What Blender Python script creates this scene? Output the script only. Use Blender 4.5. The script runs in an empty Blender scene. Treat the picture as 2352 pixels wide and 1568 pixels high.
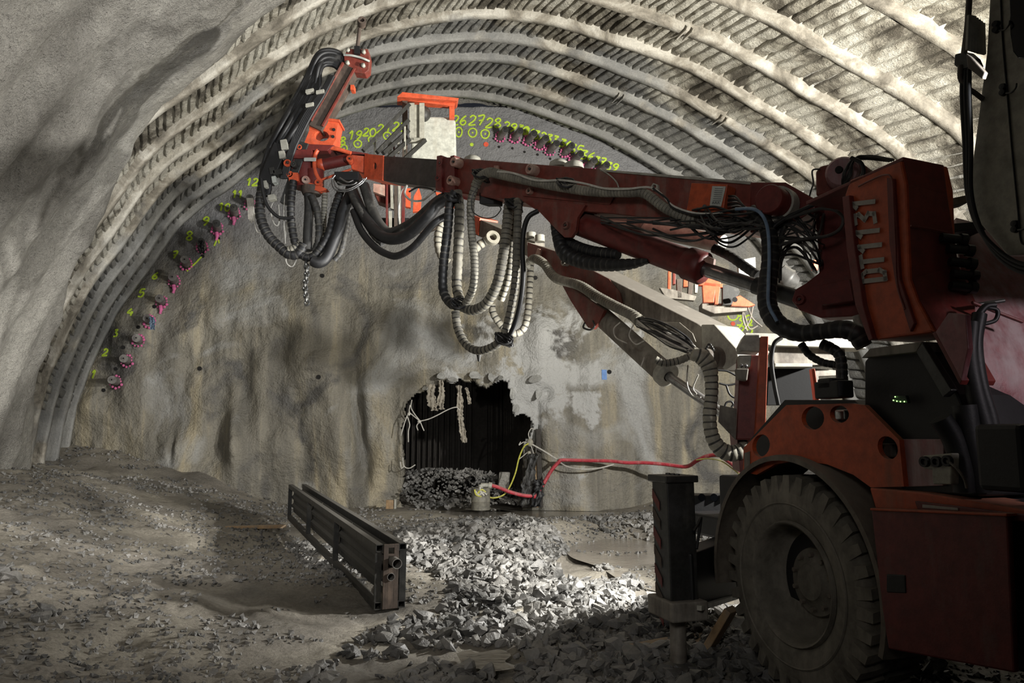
import bpy, bmesh, math, random
import numpy as np
from mathutils import Vector, Matrix

# ---------------------------------------------------------------- camera, world, lights, exposure
SC = bpy.context.scene
COL = SC.collection
FPX = 1700.0
CAMZ = 1.5
PITCH = math.atan(216.0 / FPX)
SH = 546.0 / FPX            # how far the tunnel axis drifts sideways per metre of depth
YF = 16.0                   # the face
cd = bpy.data.cameras.new('camera')
cam = bpy.data.objects.new('camera', cd)
COL.objects.link(cam)
cam.location = (0, 0, CAMZ)
cam.rotation_euler = (math.pi / 2 + PITCH, 0, 0)
cd.sensor_width = 36.0
cd.lens = 36.0 * FPX / 2352.0
cd.clip_start = 0.05
cd.clip_end = 200
SC.camera = cam
SC.view_settings.view_transform = 'Standard'
SC.view_settings.look = 'None'
SC.view_settings.gamma = 1
SC.view_settings.use_curve_mapping = False
SC.view_settings.exposure = 0.70
wd = bpy.data.worlds.new('world')
SC.world = wd
wd.use_nodes = True
wd.node_tree.nodes['Background'].inputs[0].default_value = (0.5, 0.55, 0.7, 1)
wd.node_tree.nodes['Background'].inputs[1].default_value = 0.02

def lamp(name, kind, loc, power, color, target=None, size=0.1, angle=90, blend=0.3):
    d = bpy.data.lights.new(name, kind)
    d.energy = power
    d.color = color
    if kind == 'SPOT':
        d.spot_size = math.radians(angle); d.spot_blend = blend
        d.shadow_soft_size = size
    elif kind == 'POINT':
        d.shadow_soft_size = size
    else:
        d.size = size
    o = bpy.data.objects.new(name, d)
    COL.objects.link(o)
    o.location = loc
    if target is not None:
        o.rotation_euler = (Vector(target) - Vector(loc)).to_track_quat('-Z', 'Y').to_euler()
    return o

# work lights of the drill rig, with added fill spots among them
lamp('front_headlight', 'SPOT', (1.75, 6.75, 1.25), 320, (1, .98, .93), (-3.2, 9.0, 0.6), .05, 125, .35)
lamp('face_floodlight', 'SPOT', (5.6, 4.9, 3.2), 2300, (1, .975, .93), (-1.8, 16, 3.4), .10, 120, .4)
lamp('roof_floodlight', 'SPOT', (5.0, 4.7, 2.9), 2150, (1, .95, .82), (2.2, 10.5, 8.8), .12, 100, .7)
lamp('left_wall_fill', 'SPOT', (1.78, 6.9, 1.75), 760, (1, .98, .94), (-7.5, 11.2, 1.7), .06, 64, .7)  # added spot that brightens the left wall, not a lamp of the rig
lamp('cab_floodlight', 'SPOT', (2.75, 1.2, 2.55), 1000, (.96, .98, 1), (-2.2, 10.2, 6.0), .05, 42, .6)
lamp('deck_lamp', 'SPOT', (2.75, 2.1, 2.2), 26, (1, .9, .95), (2.7, 3.7, 1.6), .05, 70, .6)
lamp('rear_fill', 'SPOT', (-1.2, -1.5, 3.4), 270, (1, .96, .92), (-3.6, 7.5, 2.2), .5, 100, .8)  # unseen fill behind the camera, added to lift wheel and boom
lamp('left_ground_fill', 'SPOT', (-3.2, 2.6, 4.6), 420, (1, .97, .93), (-5.2, 10.5, .2), .3, 64, .7)  # invented fill that brightens the left ground, no lamp hangs there

# ---------------------------------------------------------------- pixel -> world helpers
_cp, _sp = math.cos(PITCH), math.sin(PITCH)
def ray(px, py):
    a, b = (px - 1176.0) / FPX, (py - 784.0) / FPX
    return Vector((a, _cp + b * _sp, _sp - b * _cp))
def W(px, py, Y):
    r = ray(px, py)
    return Vector((0, 0, CAMZ)) + r * (Y / r.y)
def plane_px(px, py, P, N):
    r = ray(px, py); o = Vector((0, 0, CAMZ))
    t = (P - o).dot(N) / r.dot(N)
    return o + r * t
def pxr(r, Y):
    return r * Y / FPX
def G(px, py, z=0.0):
    r = ray(px, py)
    t = (z - CAMZ) / r.z
    return Vector((0, 0, CAMZ)) + r * t

# ---------------------------------------------------------------- numpy noise
def _hash(ix, iy, iz, seed):
    n = (ix.astype(np.int64) * 374761393 + iy.astype(np.int64) * 668265263 + iz.astype(np.int64) * 1274126177 + seed * 974634777) & 0xffffffff
    n = ((n ^ (n >> 13)) * 1103515245) & 0xffffffff
    n = ((n ^ (n >> 16)) * 2246822519) & 0xffffffff
    n = n ^ (n >> 15)
    return (n & 0xffffff) / float(0xffffff)
def vnoise(x, y, z, seed=0):
    x, y, z = np.broadcast_arrays(np.asarray(x, float), np.asarray(y, float), np.asarray(z, float))
    fx, fy, fz = np.floor(x), np.floor(y), np.floor(z)
    tx, ty, tz = x - fx, y - fy, z - fz
    tx = tx * tx * (3 - 2 * tx); ty = ty * ty * (3 - 2 * ty); tz = tz * tz * (3 - 2 * tz)
    r = 0
    for dx in (0, 1):
        wx = tx if dx else 1 - tx
        for dy in (0, 1):
            wy = ty if dy else 1 - ty
            for dz in (0, 1):
                wz = tz if dz else 1 - tz
                r = r + wx * wy * wz * _hash(fx + dx, fy + dy, fz + dz, seed)
    return r * 2 - 1
def fbm(x, y, z, octaves=4, seed=0, gain=.5):
    a, s, r = 1.0, 1.0, 0
    for i in range(octaves):
        r = r + a * vnoise(np.asarray(x) * s + 17.3 * i, np.asarray(y) * s - 9.1 * i, np.asarray(z) * s, seed + i)
        a *= gain; s *= 2.03
    return r
def sstep(a, b, x):
    t = np.clip((np.asarray(x, float) - a) / (b - a), 0, 1)
    return t * t * (3 - 2 * t)

# ---------------------------------------------------------------- objects
ORG = {}
def register(o, org):
    ORG[o.name] = Vector(org)
def tag(o, label=None, cat=None, group=None, kind=None):
    if label: o['label'] = label
    if cat: o['category'] = cat
    if group: o['group'] = group
    if kind: o['kind'] = kind
    return o
def link(o, parent, org):
    COL.objects.link(o)
    org = Vector(org)
    if parent is not None:
        o.parent = parent
        o.location = org - ORG[parent.name]
    else:
        o.location = org
    register(o, org)
def empty(name, loc, label=None, cat=None, group=None):
    o = bpy.data.objects.new(name, None)
    o.empty_display_size = .2
    link(o, None, loc)
    return tag(o, label, cat, group)

def mesh_from_np(name, verts, faces, mat, parent=None, smooth=True, org=None):
    """verts (n,3) world array; faces (m,k) int array (k 3 or 4)"""
    verts = np.asarray(verts, float)
    if org is None:
        org = (verts.min(0) + verts.max(0)) / 2; org[2] = verts[:, 2].min()
    me = bpy.data.meshes.new(name)
    v = (verts - np.asarray(org)).astype(np.float32)
    faces = np.asarray(faces, np.int32)
    k = faces.shape[1]
    me.vertices.add(len(v)); me.vertices.foreach_set('co', v.ravel())
    me.loops.add(faces.size); me.loops.foreach_set('vertex_index', faces.ravel())
    me.polygons.add(len(faces))
    me.polygons.foreach_set('loop_start', np.arange(len(faces), dtype=np.int32) * k)
    me.polygons.foreach_set('use_smooth', np.full(len(faces), bool(smooth)))
    me.update(calc_edges=True)
    me.validate()
    if mat: me.materials.append(mat)
    o = bpy.data.objects.new(name, me)
    link(o, parent, org)
    return o
def grid_faces(nu, nv, mask=None, flip=False):
    i = np.arange(nu * nv).reshape(nu, nv)
    a, b, c, d = i[:-1, :-1], i[1:, :-1], i[1:, 1:], i[:-1, 1:]
    f = np.stack([a, b, c, d] if not flip else [d, c, b, a], -1)
    if mask is not None: return f[mask]
    return f.reshape(-1, 4)

class MB:
    def __init__(s):
        s.v = []; s.f = []; s.mi = {}
    def add(s, vs, fs):
        n = len(s.v)
        s.v += [Vector(p) for p in vs]
        s.f += [tuple(i + n for i in f) for f in fs]
        return s
    def prism(s, poly, ext):
        n = len(poly); ext = Vector(ext)
        vs = [Vector(p) for p in poly] + [Vector(p) + ext for p in poly]
        fs = [tuple(range(n)), tuple(range(2 * n - 1, n - 1, -1))]
        fs += [(i, i + n, (i + 1) % n + n, (i + 1) % n) for i in range(n)]
        return s.add(vs, fs)
    def box(s, c, ax, ay, az):
        """centre and three half-axis vectors"""
        c, ax, ay, az = Vector(c), Vector(ax), Vector(ay), Vector(az)
        vs = [c + ax * i + ay * j + az * k for k in (-1, 1) for j in (-1, 1) for i in (-1, 1)]
        return s.add(vs, [(0, 2, 3, 1), (4, 5, 7, 6), (0, 1, 5, 4), (2, 6, 7, 3), (0, 4, 6, 2), (1, 3, 7, 5)])
    def bar(s, p0, p1, w, h, up=(0, 0, 1)):
        p0, p1 = Vector(p0), Vector(p1)
        d = (p1 - p0)
        side = d.cross(Vector(up))
        if side.length < 1e-6: side = d.cross(Vector((1, 0, 0)))
        side.normalize(); u = side.cross(d).normalized()
        return s.box((p0 + p1) / 2, d / 2, side * (w / 2), u * (h / 2))
    def cyl(s, p0, p1, r0, r1=None, seg=20, caps=True):
        p0, p1 = Vector(p0), Vector(p1)
        r1 = r0 if r1 is None else r1
        d = (p1 - p0).normalized()
        a = d.orthogonal().normalized(); b = d.cross(a)
        vs = []
        for p, r in ((p0, r0), (p1, r1)):
            for i in range(seg):
                t = 2 * math.pi * i / seg
                vs.append(p + (a * math.cos(t) + b * math.sin(t)) * r)
        fs = [(i, (i + 1) % seg, (i + 1) % seg + seg, i + seg) for i in range(seg)]
        if caps: fs += [tuple(range(seg - 1, -1, -1)), tuple(range(seg, 2 * seg))]
        return s.add(vs, fs)
    def lathe(s, p, axis, prof, seg=32, a0=0, a1=2 * math.pi):
        """prof: list of (r, h) ; closed ring surface"""
        p = Vector(p); d = Vector(axis).normalized()
        a = Vector((0, 0, 1)) - d * d.z
        a = a.normalized() if a.length > .1 else d.orthogonal().normalized()
        b = d.cross(a)
        full = abs(a1 - a0 - 2 * math.pi) < 1e-6
        m = seg if full else seg + 1
        vs = []
        for i in range(m):
            t = a0 + (a1 - a0) * i / seg
            e = a * math.cos(t) + b * math.sin(t)
            for r, h in prof: vs.append(p + e * r + d * h)
        k = len(prof); fs = []
        for i in range(seg):
            j = (i + 1) % m
            for q in range(k - 1):
                fs.append((i * k + q, i * k + q + 1, j * k + q + 1, j * k + q))
        return s.add(vs, fs)
    def tube(s, pts, r, seg=10, caps=True, wrap=0, depth=.12, step=None):
        """pts: smoothed world points; r number or list; wrap: pitch of spiral-wrap grooves in metres"""
        P = [Vector(p) for p in pts]
        L = [0]
        for i in range(1, len(P)): L.append(L[-1] + (P[i] - P[i - 1]).length)
        R = r if isinstance(r, (list, tuple)) else [r] * len(P)
        tot = L[-1]
        if wrap:
            n = max(4, int(tot / (wrap / 4)))
            ss = [tot * i / n for i in range(n + 1)]
            Q, RR = [], []; j = 0
            for t in ss:
                while j < len(L) - 2 and L[j + 1] < t: j += 1
                f = (t - L[j]) / max(1e-9, L[j + 1] - L[j])
                Q.append(P[j].lerp(P[j + 1], f))
                ph = (t / wrap) % 1.0
                RR.append((R[j] * (1 - f) + R[j + 1] * f) * (1 - depth * (1 if ph > .70 else 0)))
            P, R = Q, RR
        n = len(P)
        T = []
        for i in range(n):
            t = P[min(n - 1, i + 1)] - P[max(0, i - 1)]
            T.append(t.normalized() if t.length > 1e-9 else Vector((0, 0, 1)))
        a = T[0].orthogonal().normalized()
        vs = []; base = len(s.v)
        for i in range(n):
            a = (a - T[i] * a.dot(T[i])).normalized(); b = T[i].cross(a)
            for k in range(seg):
                th = 2 * math.pi * k / seg
                vs.append(P[i] + (a * math.cos(th) + b * math.sin(th)) * R[i])
        fs = []; f0 = len(s.f)
        for i in range(n - 1):
            if wrap and depth and ((ss[i] + ss[i + 1]) / 2 / wrap) % 1.0 > .78:
                for k in range(seg): s.mi[f0 + i * seg + k] = 1
            for k in range(seg):
                k2 = (k + 1) % seg
                fs.append((i * seg + k, i * seg + k2, (i + 1) * seg + k2, (i + 1) * seg + k))
        if caps: fs += [tuple(range(seg - 1, -1, -1)), tuple(range((n - 1) * seg, n * seg))]
        return s.add(vs, fs)
    def ball(s, c, r, seg=10, rings=6, sc=(1, 1, 1)):
        c = Vector(c); vs = [c + Vector((0, 0, r * sc[2]))]
        for i in range(1, rings):
            ph = math.pi * i / rings
            for k in range(seg):
                th = 2 * math.pi * k / seg
                vs.append(c + Vector((r * sc[0] * math.sin(ph) * math.cos(th), r * sc[1] * math.sin(ph) * math.sin(th), r * sc[2] * math.cos(ph))))
        vs.append(c - Vector((0, 0, r * sc[2])))
        fs = [(0, 1 + k, 1 + (k + 1) % seg) for k in range(seg)]
        for i in range(rings - 2):
            for k in range(seg):
                a, b = 1 + i * seg + k, 1 + i * seg + (k + 1) % seg
                fs.append((a, a + seg, b + seg, b))
        e = len(vs) - 1
        fs += [(e, 1 + (rings - 2) * seg + (k + 1) % seg, 1 + (rings - 2) * seg + k) for k in range(seg)]
        return s.add(vs, fs)
    def build(s, name, mat, parent=None, smooth=False, bevel=0, org=None, label=None):
        me = bpy.data.meshes.new(name)
        xs = [v.x for v in s.v]; ys = [v.y for v in s.v]; zs = [v.z for v in s.v]
        if org is None:
            org = Vector(((min(xs) + max(xs)) / 2, (min(ys) + max(ys)) / 2, min(zs)))
        me.from_pydata([v - org for v in s.v], [], s.f)
        bm = bmesh.new(); bm.from_mesh(me)
        bmesh.ops.recalc_face_normals(bm, faces=bm.faces)
        if smooth:
            for e in bm.edges:
                if len(e.link_faces) == 2 and e.calc_face_angle(0) > .9: e.smooth = False
        bm.to_mesh(me); bm.free()
        if smooth: me.polygons.foreach_set('use_smooth', [True] * len(me.polygons))
        if mat: me.materials.append(mat)
        if s.mi:
            me.materials.append(M['groove'])
            for i in s.mi: me.polygons[i].material_index = 1
        o = bpy.data.objects.new(name, me)
        link(o, parent, org)
        if bevel:
            m = o.modifiers.new('bevel', 'BEVEL'); m.width = bevel; m.segments = 2; m.limit_method = 'ANGLE'
            m.angle_limit = .6
        if label: o['label'] = label
        return o

def catmull(pts, n=8):
    P = [Vector(p) for p in pts]
    P = [P[0] * 2 - P[1]] + P + [P[-1] * 2 - P[-2]]
    out = []
    for i in range(1, len(P) - 2):
        p0, p1, p2, p3 = P[i - 1], P[i], P[i + 1], P[i + 2]
        for k in range(n):
            t = k / n
            out.append(.5 * ((2 * p1) + (p2 - p0) * t + (2 * p0 - 5 * p1 + 4 * p2 - p3) * t * t + (3 * p1 - p0 - 3 * p2 + p3) * t ** 3))
    out.append(P[-2])
    return out

# ---------------------------------------------------------------- materials
def nodes_mat(name):
    m = bpy.data.materials.new(name); m.use_nodes = True
    nt = m.node_tree
    b = nt.nodes['Principled BSDF']
    return m, nt, b
def N(nt, typ, **kw):
    n = nt.nodes.new(typ)
    for k, v in kw.items():
        if k.startswith('_'): setattr(n, k[1:], v)
        else: n.inputs[k.replace('__', ' ')].default_value = v
    return n
def noise(nt, vec, scale, detail=4, rough=.55, dist=0.0):
    n = N(nt, 'ShaderNodeTexNoise', Scale=scale, Detail=detail, Roughness=rough, Distortion=dist)
    nt.links.new(vec, n.inputs['Vector']); return n.outputs['Fac']
def ramp(nt, fac, stops):
    r = nt.nodes.new('ShaderNodeValToRGB')
    e = r.color_ramp.elements
    while len(e) < len(stops): e.new(.5)
    for el, (p, c) in zip(e, stops):
        el.position = p
        el.color = (*c, 1) if isinstance(c, tuple) else (c, c, c, 1)
    nt.links.new(fac, r.inputs[0]); return r.outputs[0]
def mix(nt, fac, a, b, mode='MIX'):
    n = nt.nodes.new('ShaderNodeMix'); n.data_type = 'RGBA'; n.blend_type = mode
    for s, v in ((n.inputs[0], fac), (n.inputs[6], a), (n.inputs[7], b)):
        if hasattr(v, 'is_output'): nt.links.new(v, s)
        else: s.default_value = v if not isinstance(v, tuple) else ((*v, 1) if len(v) == 3 else v)
    return n.outputs[2]
def maprange(nt, v, a, b, c=0, d=1):
    n = nt.nodes.new('ShaderNodeMapRange'); n.clamp = True
    n.inputs[1].default_value = a; n.inputs[2].default_value = b; n.inputs[3].default_value = c; n.inputs[4].default_value = d
    nt.links.new(v, n.inputs[0]); return n.outputs[0]
def bump(nt, b, h, strength=.5, dist=.02, prev=None):
    n = N(nt, 'ShaderNodeBump', Strength=strength, Distance=dist)
    nt.links.new(h, n.inputs['Height'])
    if prev is not None: nt.links.new(prev, n.inputs['Normal'])
    nt.links.new(n.outputs[0], b.inputs['Normal']); return n.outputs[0]
def geo_pos(nt):
    return nt.nodes.new('ShaderNodeNewGeometry').outputs['Position']

def rock_mat(name, c_dark, c_mid, c_light, scale=.5, rough=.85, wet=.3, bump_d=.03, fine=22, spec=.4, lo=.30, hi=.60):
    m, nt, b = nodes_mat(name)
    P = geo_pos(nt)
    f = noise(nt, P, scale, 6, .62, .6)
    col = ramp(nt, f, [(lo, c_dark), ((lo + hi) / 2, c_mid), (hi, c_light)])
    if 'lagging' in name or 'rib' in name:      # fresh grey spray on the last bays before the face
        sp = nt.nodes.new('ShaderNodeSeparateXYZ'); nt.links.new(P, sp.inputs[0])
        ad = nt.nodes.new('ShaderNodeMath'); nt.links.new(sp.outputs['Y'], ad.inputs[0]); nt.links.new(maprange(nt, noise(nt, P, .5, 4), .3, .7, -1.6, 1.6), ad.inputs[1])
        col = mix(nt, maprange(nt, ad.outputs[0], 13.2, 13.8), col, mix(nt, .75, col, (.27, .275, .27)))
    g = noise(nt, P, fine, 5, .7)
    col = mix(nt, .35, col, ramp(nt, g, [(.3, .25), (.7, 1.0)]), 'MULTIPLY')
    nt.links.new(col, b.inputs['Base Color'])
    r = noise(nt, P, scale * 2.3, 4)
    nt.links.new(maprange(nt, r, .35, .65, rough - wet, rough), b.inputs['Roughness'])
    b.inputs['Specular IOR Level'].default_value = spec
    g2 = noise(nt, P, fine * .35, 3, .5)
    n1 = bump(nt, b, g2, .55, bump_d * 1.2)
    n1 = bump(nt, b, g, .9, bump_d * .6, n1)
    bump(nt, b, noise(nt, P, fine * 2.6, 3, .7), .9, bump_d * .35, n1)
    return m
M = {}
M['shotcrete'] = rock_mat('shotcrete', (.17, .16, .14), (.36, .345, .31), (.50, .48, .43), .42, .9, .25, .10, 14)
M['lagging'] = rock_mat('lagging_shotcrete', (.12, .105, .08), (.40, .37, .30), (.68, .65, .56), .9, .9, .25, .12, 13, lo=.40, hi=.57)
M['rib'] = rock_mat('rib_shotcrete', (.14, .125, .10), (.34, .31, .255), (.60, .57, .50), 1.5, .85, .2, .02, 24, lo=.36, hi=.60)
M['stone'] = rock_mat('stone_broken', (.055, .055, .052), (.135, .132, .124), (.28, .27, .25), 1.3, .58, .3, .012, 30, .6)
M['mud'] = None
M['flake'] = rock_mat('broken_spray_edge', (.40, .40, .38), (.52, .52, .50), (.62, .62, .59), 3, .8, .2, .03, 24)

def face_material():
    m, nt, b = nodes_mat('face_shotcrete')
    P = geo_pos(nt)
    sep = nt.nodes.new('ShaderNodeSeparateXYZ'); nt.links.new(P, sep.inputs[0])
    hz = maprange(nt, sep.outputs['Z'], 4.6, 6.4)
    st = N(nt, 'ShaderNodeMapping'); st.inputs['Scale'].default_value = (2.2, 1, .16)
    nt.links.new(P, st.inputs[0])
    streak = noise(nt, st.outputs[0], 1.1, 5, .6, .3)
    base = ramp(nt, streak, [(.35, (.155, .145, .12)), (.52, (.27, .25, .20)), (.66, (.43, .375, .26))])
    patch = noise(nt, P, .55, 5, .55, .8)
    base = mix(nt, maprange(nt, patch, .54, .68), base, (.42, .42, .40))
    base = mix(nt, maprange(nt, patch, .45, .36), base, (.11, .105, .095))
    base = mix(nt, hz, base, (.22, .22, .225))
    fine = noise(nt, P, 26, 4, .6)
    base = mix(nt, .3, base, ramp(nt, fine, [(.3, .3), (.7, 1.0)]), 'MULTIPLY')
    # pale unsprayed blotch around the adit
    v = N(nt, 'ShaderNodeVectorMath', _operation='DISTANCE'); nt.links.new(P, v.inputs[0]); v.inputs[1].default_value = (.75, 15.9, 2.9)
    w = nt.nodes.new('ShaderNodeMath'); w.operation = 'ADD'
    nt.links.new(v.outputs['Value'], w.inputs[0]); nt.links.new(maprange(nt, noise(nt, P, 1.1, 5, .6, .3), .25, .75, -1.9, 1.9), w.inputs[1])
    base = mix(nt, maprange(nt, w.outputs[0], 1.45, 1.0), base, (.44, .44, .425))
    nt.links.new(base, b.inputs['Base Color'])
    nt.links.new(maprange(nt, patch, .35, .6, .42, .72), b.inputs['Roughness'])
    g2 = noise(nt, P, 9, 3, .5)
    n1 = bump(nt, b, g2, .6, .06)
    bump(nt, b, fine, .9, .03, n1)
    return m
M['face'] = face_material()

def mud_material():
    m, nt, b = nodes_mat('mud_and_gravel')
    P = geo_pos(nt)
    f = noise(nt, P, .7, 6, .6, .5)
    col = ramp(nt, f, [(.32, (.19, .175, .15)), (.5, (.33, .30, .25)), (.66, (.46, .42, .34))])
    g = noise(nt, P, 34, 6, .75)
    col = mix(nt, .55, col, ramp(nt, g, [(.32, .2), (.66, 1.0)]), 'MULTIPLY')
    nt.links.new(col, b.inputs['Base Color'])
    nt.links.new(maprange(nt, noise(nt, P, 1.4, 4), .38, .62, .35, .85), b.inputs['Roughness'])
    v = N(nt, 'ShaderNodeTexVoronoi', Scale=18.0); nt.links.new(P, v.inputs['Vector'])
    n1 = bump(nt, b, v.outputs['Distance'], .35, .03)
    bump(nt, b, g, .9, .03, n1)
    return m
M['mud'] = mud_material()

def paint(name, col, dust=(.33, .29, .23), amt=.5, rough=.45, scale=3.0, metal=0.0, top=.6):
    """painted or bare machine surface with dust, stronger on faces that look up"""
    m, nt, b = nodes_mat(name)
    P = geo_pos(nt)
    ns = noise(nt, P, scale, 6, .65, .4)
    mp = N(nt, 'ShaderNodeMapping'); mp.inputs['Scale'].default_value = (6, 6, .8); nt.links.new(P, mp.inputs[0])
    st = noise(nt, mp.outputs[0], 1.6, 5, .65)
    add = nt.nodes.new('ShaderNodeMath'); add.operation = 'MULTIPLY'
    nt.links.new(ns, add.inputs[0]); nt.links.new(st, add.inputs[1])
    fac = maprange(nt, add.outputs[0], .36 - .26 * amt, .50 - .22 * amt)
    gm = nt.nodes.new('ShaderNodeNewGeometry')
    sp = nt.nodes.new('ShaderNodeSeparateXYZ'); nt.links.new(gm.outputs['Normal'], sp.inputs[0])
    up = maprange(nt, sp.outputs['Z'], .45, .9, 0, top)
    mx = nt.nodes.new('ShaderNodeMath'); mx.operation = 'MAXIMUM'
    sc = nt.nodes.new('ShaderNodeMath'); sc.operation = 'MULTIPLY'; sc.inputs[1].default_value = min(1, amt * 1.3)
    nt.links.new(fac, sc.inputs[0]); nt.links.new(sc.outputs[0], mx.inputs[0]); nt.links.new(up, mx.inputs[1])
    c2 = mix(nt, ramp(nt, noise(nt, P, 14, 5, .7), [(.35, .0), (.7, 1.0)]), col, tuple(c * .55 for c in col))
    nt.links.new(mix(nt, mx.outputs[0], c2, dust), b.inputs['Base Color'])
    nt.links.new(maprange(nt, mx.outputs[0], 0, 1, rough, .85), b.inputs['Roughness'])
    b.inputs['Metallic'].default_value = metal
    bump(nt, b, noise(nt, P, 40, 4, .7), .25, .004)
    return m
M['orange'] = paint('paint_orange', (.72, .115, .045), (.36, .25, .20), .22, .42, 4, top=.25)
M['red'] = paint('paint_dusty_red', (.20, .040, .028), (.19, .16, .13), .45, .45, 3)
M['darkred'] = paint('paint_dark_red', (.155, .022, .018), (.16, .12, .105), .33, .5, 3)
M['bodyorange'] = paint('paint_body_orange', (.50, .085, .025), (.20, .14, .10), .30, .5, 3)
M['hood'] = paint('paint_hood_pinkish_red', (.30, .10, .11), (.42, .34, .34), .65, .35, 2.2)
M['greyboom'] = paint('dust_caked_steel', (.13, .11, .09), (.27, .25, .21), .7, .6, 4)
M['steel'] = paint('steel_dark', (.075, .075, .072), (.16, .15, .13), .35, .4, 5, .6)
M['chrome'] = paint('steel_bright', (.45, .45, .45), (.35, .33, .3), .15, .22, 6, .9)
M['palesteel'] = paint('galvanised_pale', (.42, .41, .35), (.30, .28, .23), .4, .5, 5)
M['cabwhite'] = paint('cab_cream', (.42, .40, .33), (.30, .27, .22), .2, .5, 2)
M['tank'] = paint('basket_cover_white', (.55, .56, .50), (.40, .38, .31), .45, .7, 6)
M['boss'] = paint('pin_cap_dusty', (.52, .30, .24), (.50, .46, .38), .5, .5, 12)
M['rubber'] = paint('rubber_black', (.012, .012, .013), (.10, .095, .085), .2, .52, 5, top=.1)
M['rubberdust'] = paint('rubber_dusty', (.035, .034, .032), (.20, .19, .165), .4, .55, 5, top=.5)
M['wrap'] = paint('spiral_wrap_pale', (.27, .255, .205), (.07, .066, .058), .55, .6, 5, top=0)
M['groove'] = paint('wrap_gap_dark', (.05, .048, .042), (.14, .13, .11), .5, .6, 6, top=0)
M['wrapbright'] = paint('spiral_wrap_cream', (.42, .395, .32), (.13, .12, .10), .3, .6, 6, top=0)
M['tyre'] = paint('tyre_muddy', (.17, .155, .125), (.28, .255, .21), .5, .8, 4, top=.2)
M['fender'] = paint('fender_muddy', (.16, .135, .105), (.22, .19, .155), .5, .7, 4)
M['bluehose'] = paint('hose_grey_blue', (.17, .25, .36), (.3, .3, .3), .1, .4, 6, top=0)
M['wood'] = paint('timber', (.38, .25, .13), (.30, .25, .19), .5, .8, 6)
M['black'] = paint('black_housing', (.010, .010, .011), (.03, .03, .03), .2, .55, 3, top=0)
M['whitewire'] = paint('wire_pale', (.62, .60, .54), (.4, .38, .33), .2, .6, 9)
M['redhose'] = paint('hose_red', (.55, .05, .07), (.50, .38, .34), .35, .5, 6, top=.5)
M['yellow'] = paint('cable_yellow', (.62, .60, .10), (.4, .38, .3), .2, .5, 8)
M['canopy'] = paint('canopy_pipe_grey', (.17, .155, .145), (.30, .29, .26), .5, .6, 9)
M['pink'] = paint('sealing_foam_pink', (.72, .16, .36), (.5, .25, .32), .3, .7, 12, top=0)
M['recess_shade'] = paint('recess_shade_black', (.002, .002, .002), (.004, .004, .004), .1, .9, 3, top=0)  # shade of a deep recess put into the colour of one panel
M['cloth'] = paint('rag_cloth', (.42, .38, .31), (.22, .19, .16), .5, .9, 8, top=0)
M['rust'] = paint('rust_brown', (.085, .062, .048), (.22, .16, .12), .4, .7, 6)

def flat(name, col, rough=.6, emit=0):
    m, nt, b = nodes_mat(name)
    P = geo_pos(nt)
    nt.links.new(mix(nt, ramp(nt, noise(nt, P, 18, 4, .7), [(.3, 0.0), (.75, .6)]), col, tuple(c * .5 for c in col)), b.inputs['Base Color'])
    b.inputs['Roughness'].default_value = rough
    if emit:
        b.inputs['Emission Color'].default_value = (*col, 1); b.inputs['Emission Strength'].default_value = emit
    return m
M['neon'] = flat('marking_paint_yellow_green', (.58, .80, .06), .7)
M['redpaint'] = flat('marking_paint_red', (.85, .12, .06), .7)
M['bluepaint'] = flat('marking_paint_blue', (.16, .30, .62), .7)
M['hole'] = flat('drill_hole_dark', (.012, .011, .010), .9)
M['letter'] = flat('letter_grey', (.36, .34, .30), .6)
M['sticker'] = flat('sticker_white', (.48, .50, .46), .5)
M['ink'] = flat('sticker_print_grey', (.16, .17, .17), .6)
M['led'] = flat('indicator_green', (.35, .9, .2), .5, 2.5)
M['glass'] = flat('dark_window_glass', (.012, .014, .018), .08)
def water_material():
    m, nt, b = nodes_mat('muddy_water')
    P = geo_pos(nt)
    nt.links.new(ramp(nt, noise(nt, P, 1.2, 5), [(.3, (.17, .155, .13)), (.7, (.28, .255, .21))]), b.inputs['Base Color'])
    b.inputs['Roughness'].default_value = .12
    mp = N(nt, 'ShaderNodeMapping'); mp.inputs['Scale'].default_value = (1, 2.2, 1); nt.links.new(P, mp.inputs[0])
    bump(nt, b, noise(nt, mp.outputs[0], 7, 3), .35, .02)
    return m
M['water'] = water_material()
# ---------------------------------------------------------------- tunnel profile
_pf = [(150, 1120), (165, 1060), (182, 950), (207, 872), (249, 777), (286, 706), (352, 623), (398, 549), (448, 499), (539, 437),
       (588, 395), (665, 342), (760, 292), (850, 262), (945, 245), (1026, 240), (1110, 247), (1204, 273), (1245, 288), (1326, 318),
       (1388, 342), (1470, 392), (1535, 430), (1645, 499), (1702, 549), (1760, 623), (1815, 706), (1858, 777), (1900, 872),
       (1925, 950), (1942, 1060), (1955, 1160)]
_pp = catmull([W(x, y, YF) for x, y in _pf], 12)
_px = np.array([p.x for p in _pp]); _pz = np.array([p.z for p in _pp])
_L = np.concatenate([[0], np.cumsum(np.hypot(np.diff(_px), np.diff(_pz)))])
PLEN = _L[-1]
_s = np.linspace(0, PLEN, 400)
_sx = np.interp(_s, _L, _px); _sz = np.interp(_s, _L, _pz)
for _ in range(60):
    _sx[1:-1] = (_sx[:-2] + 2 * _sx[1:-1] + _sx[2:]) / 4; _sz[1:-1] = (_sz[:-2] + 2 * _sz[1:-1] + _sz[2:]) / 4
_tx = np.gradient(_sx); _tz = np.gradient(_sz)
_tl = np.hypot(_tx, _tz)
_nx, _nz = _tz / _tl, -_tx / _tl          # inward normal
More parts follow.
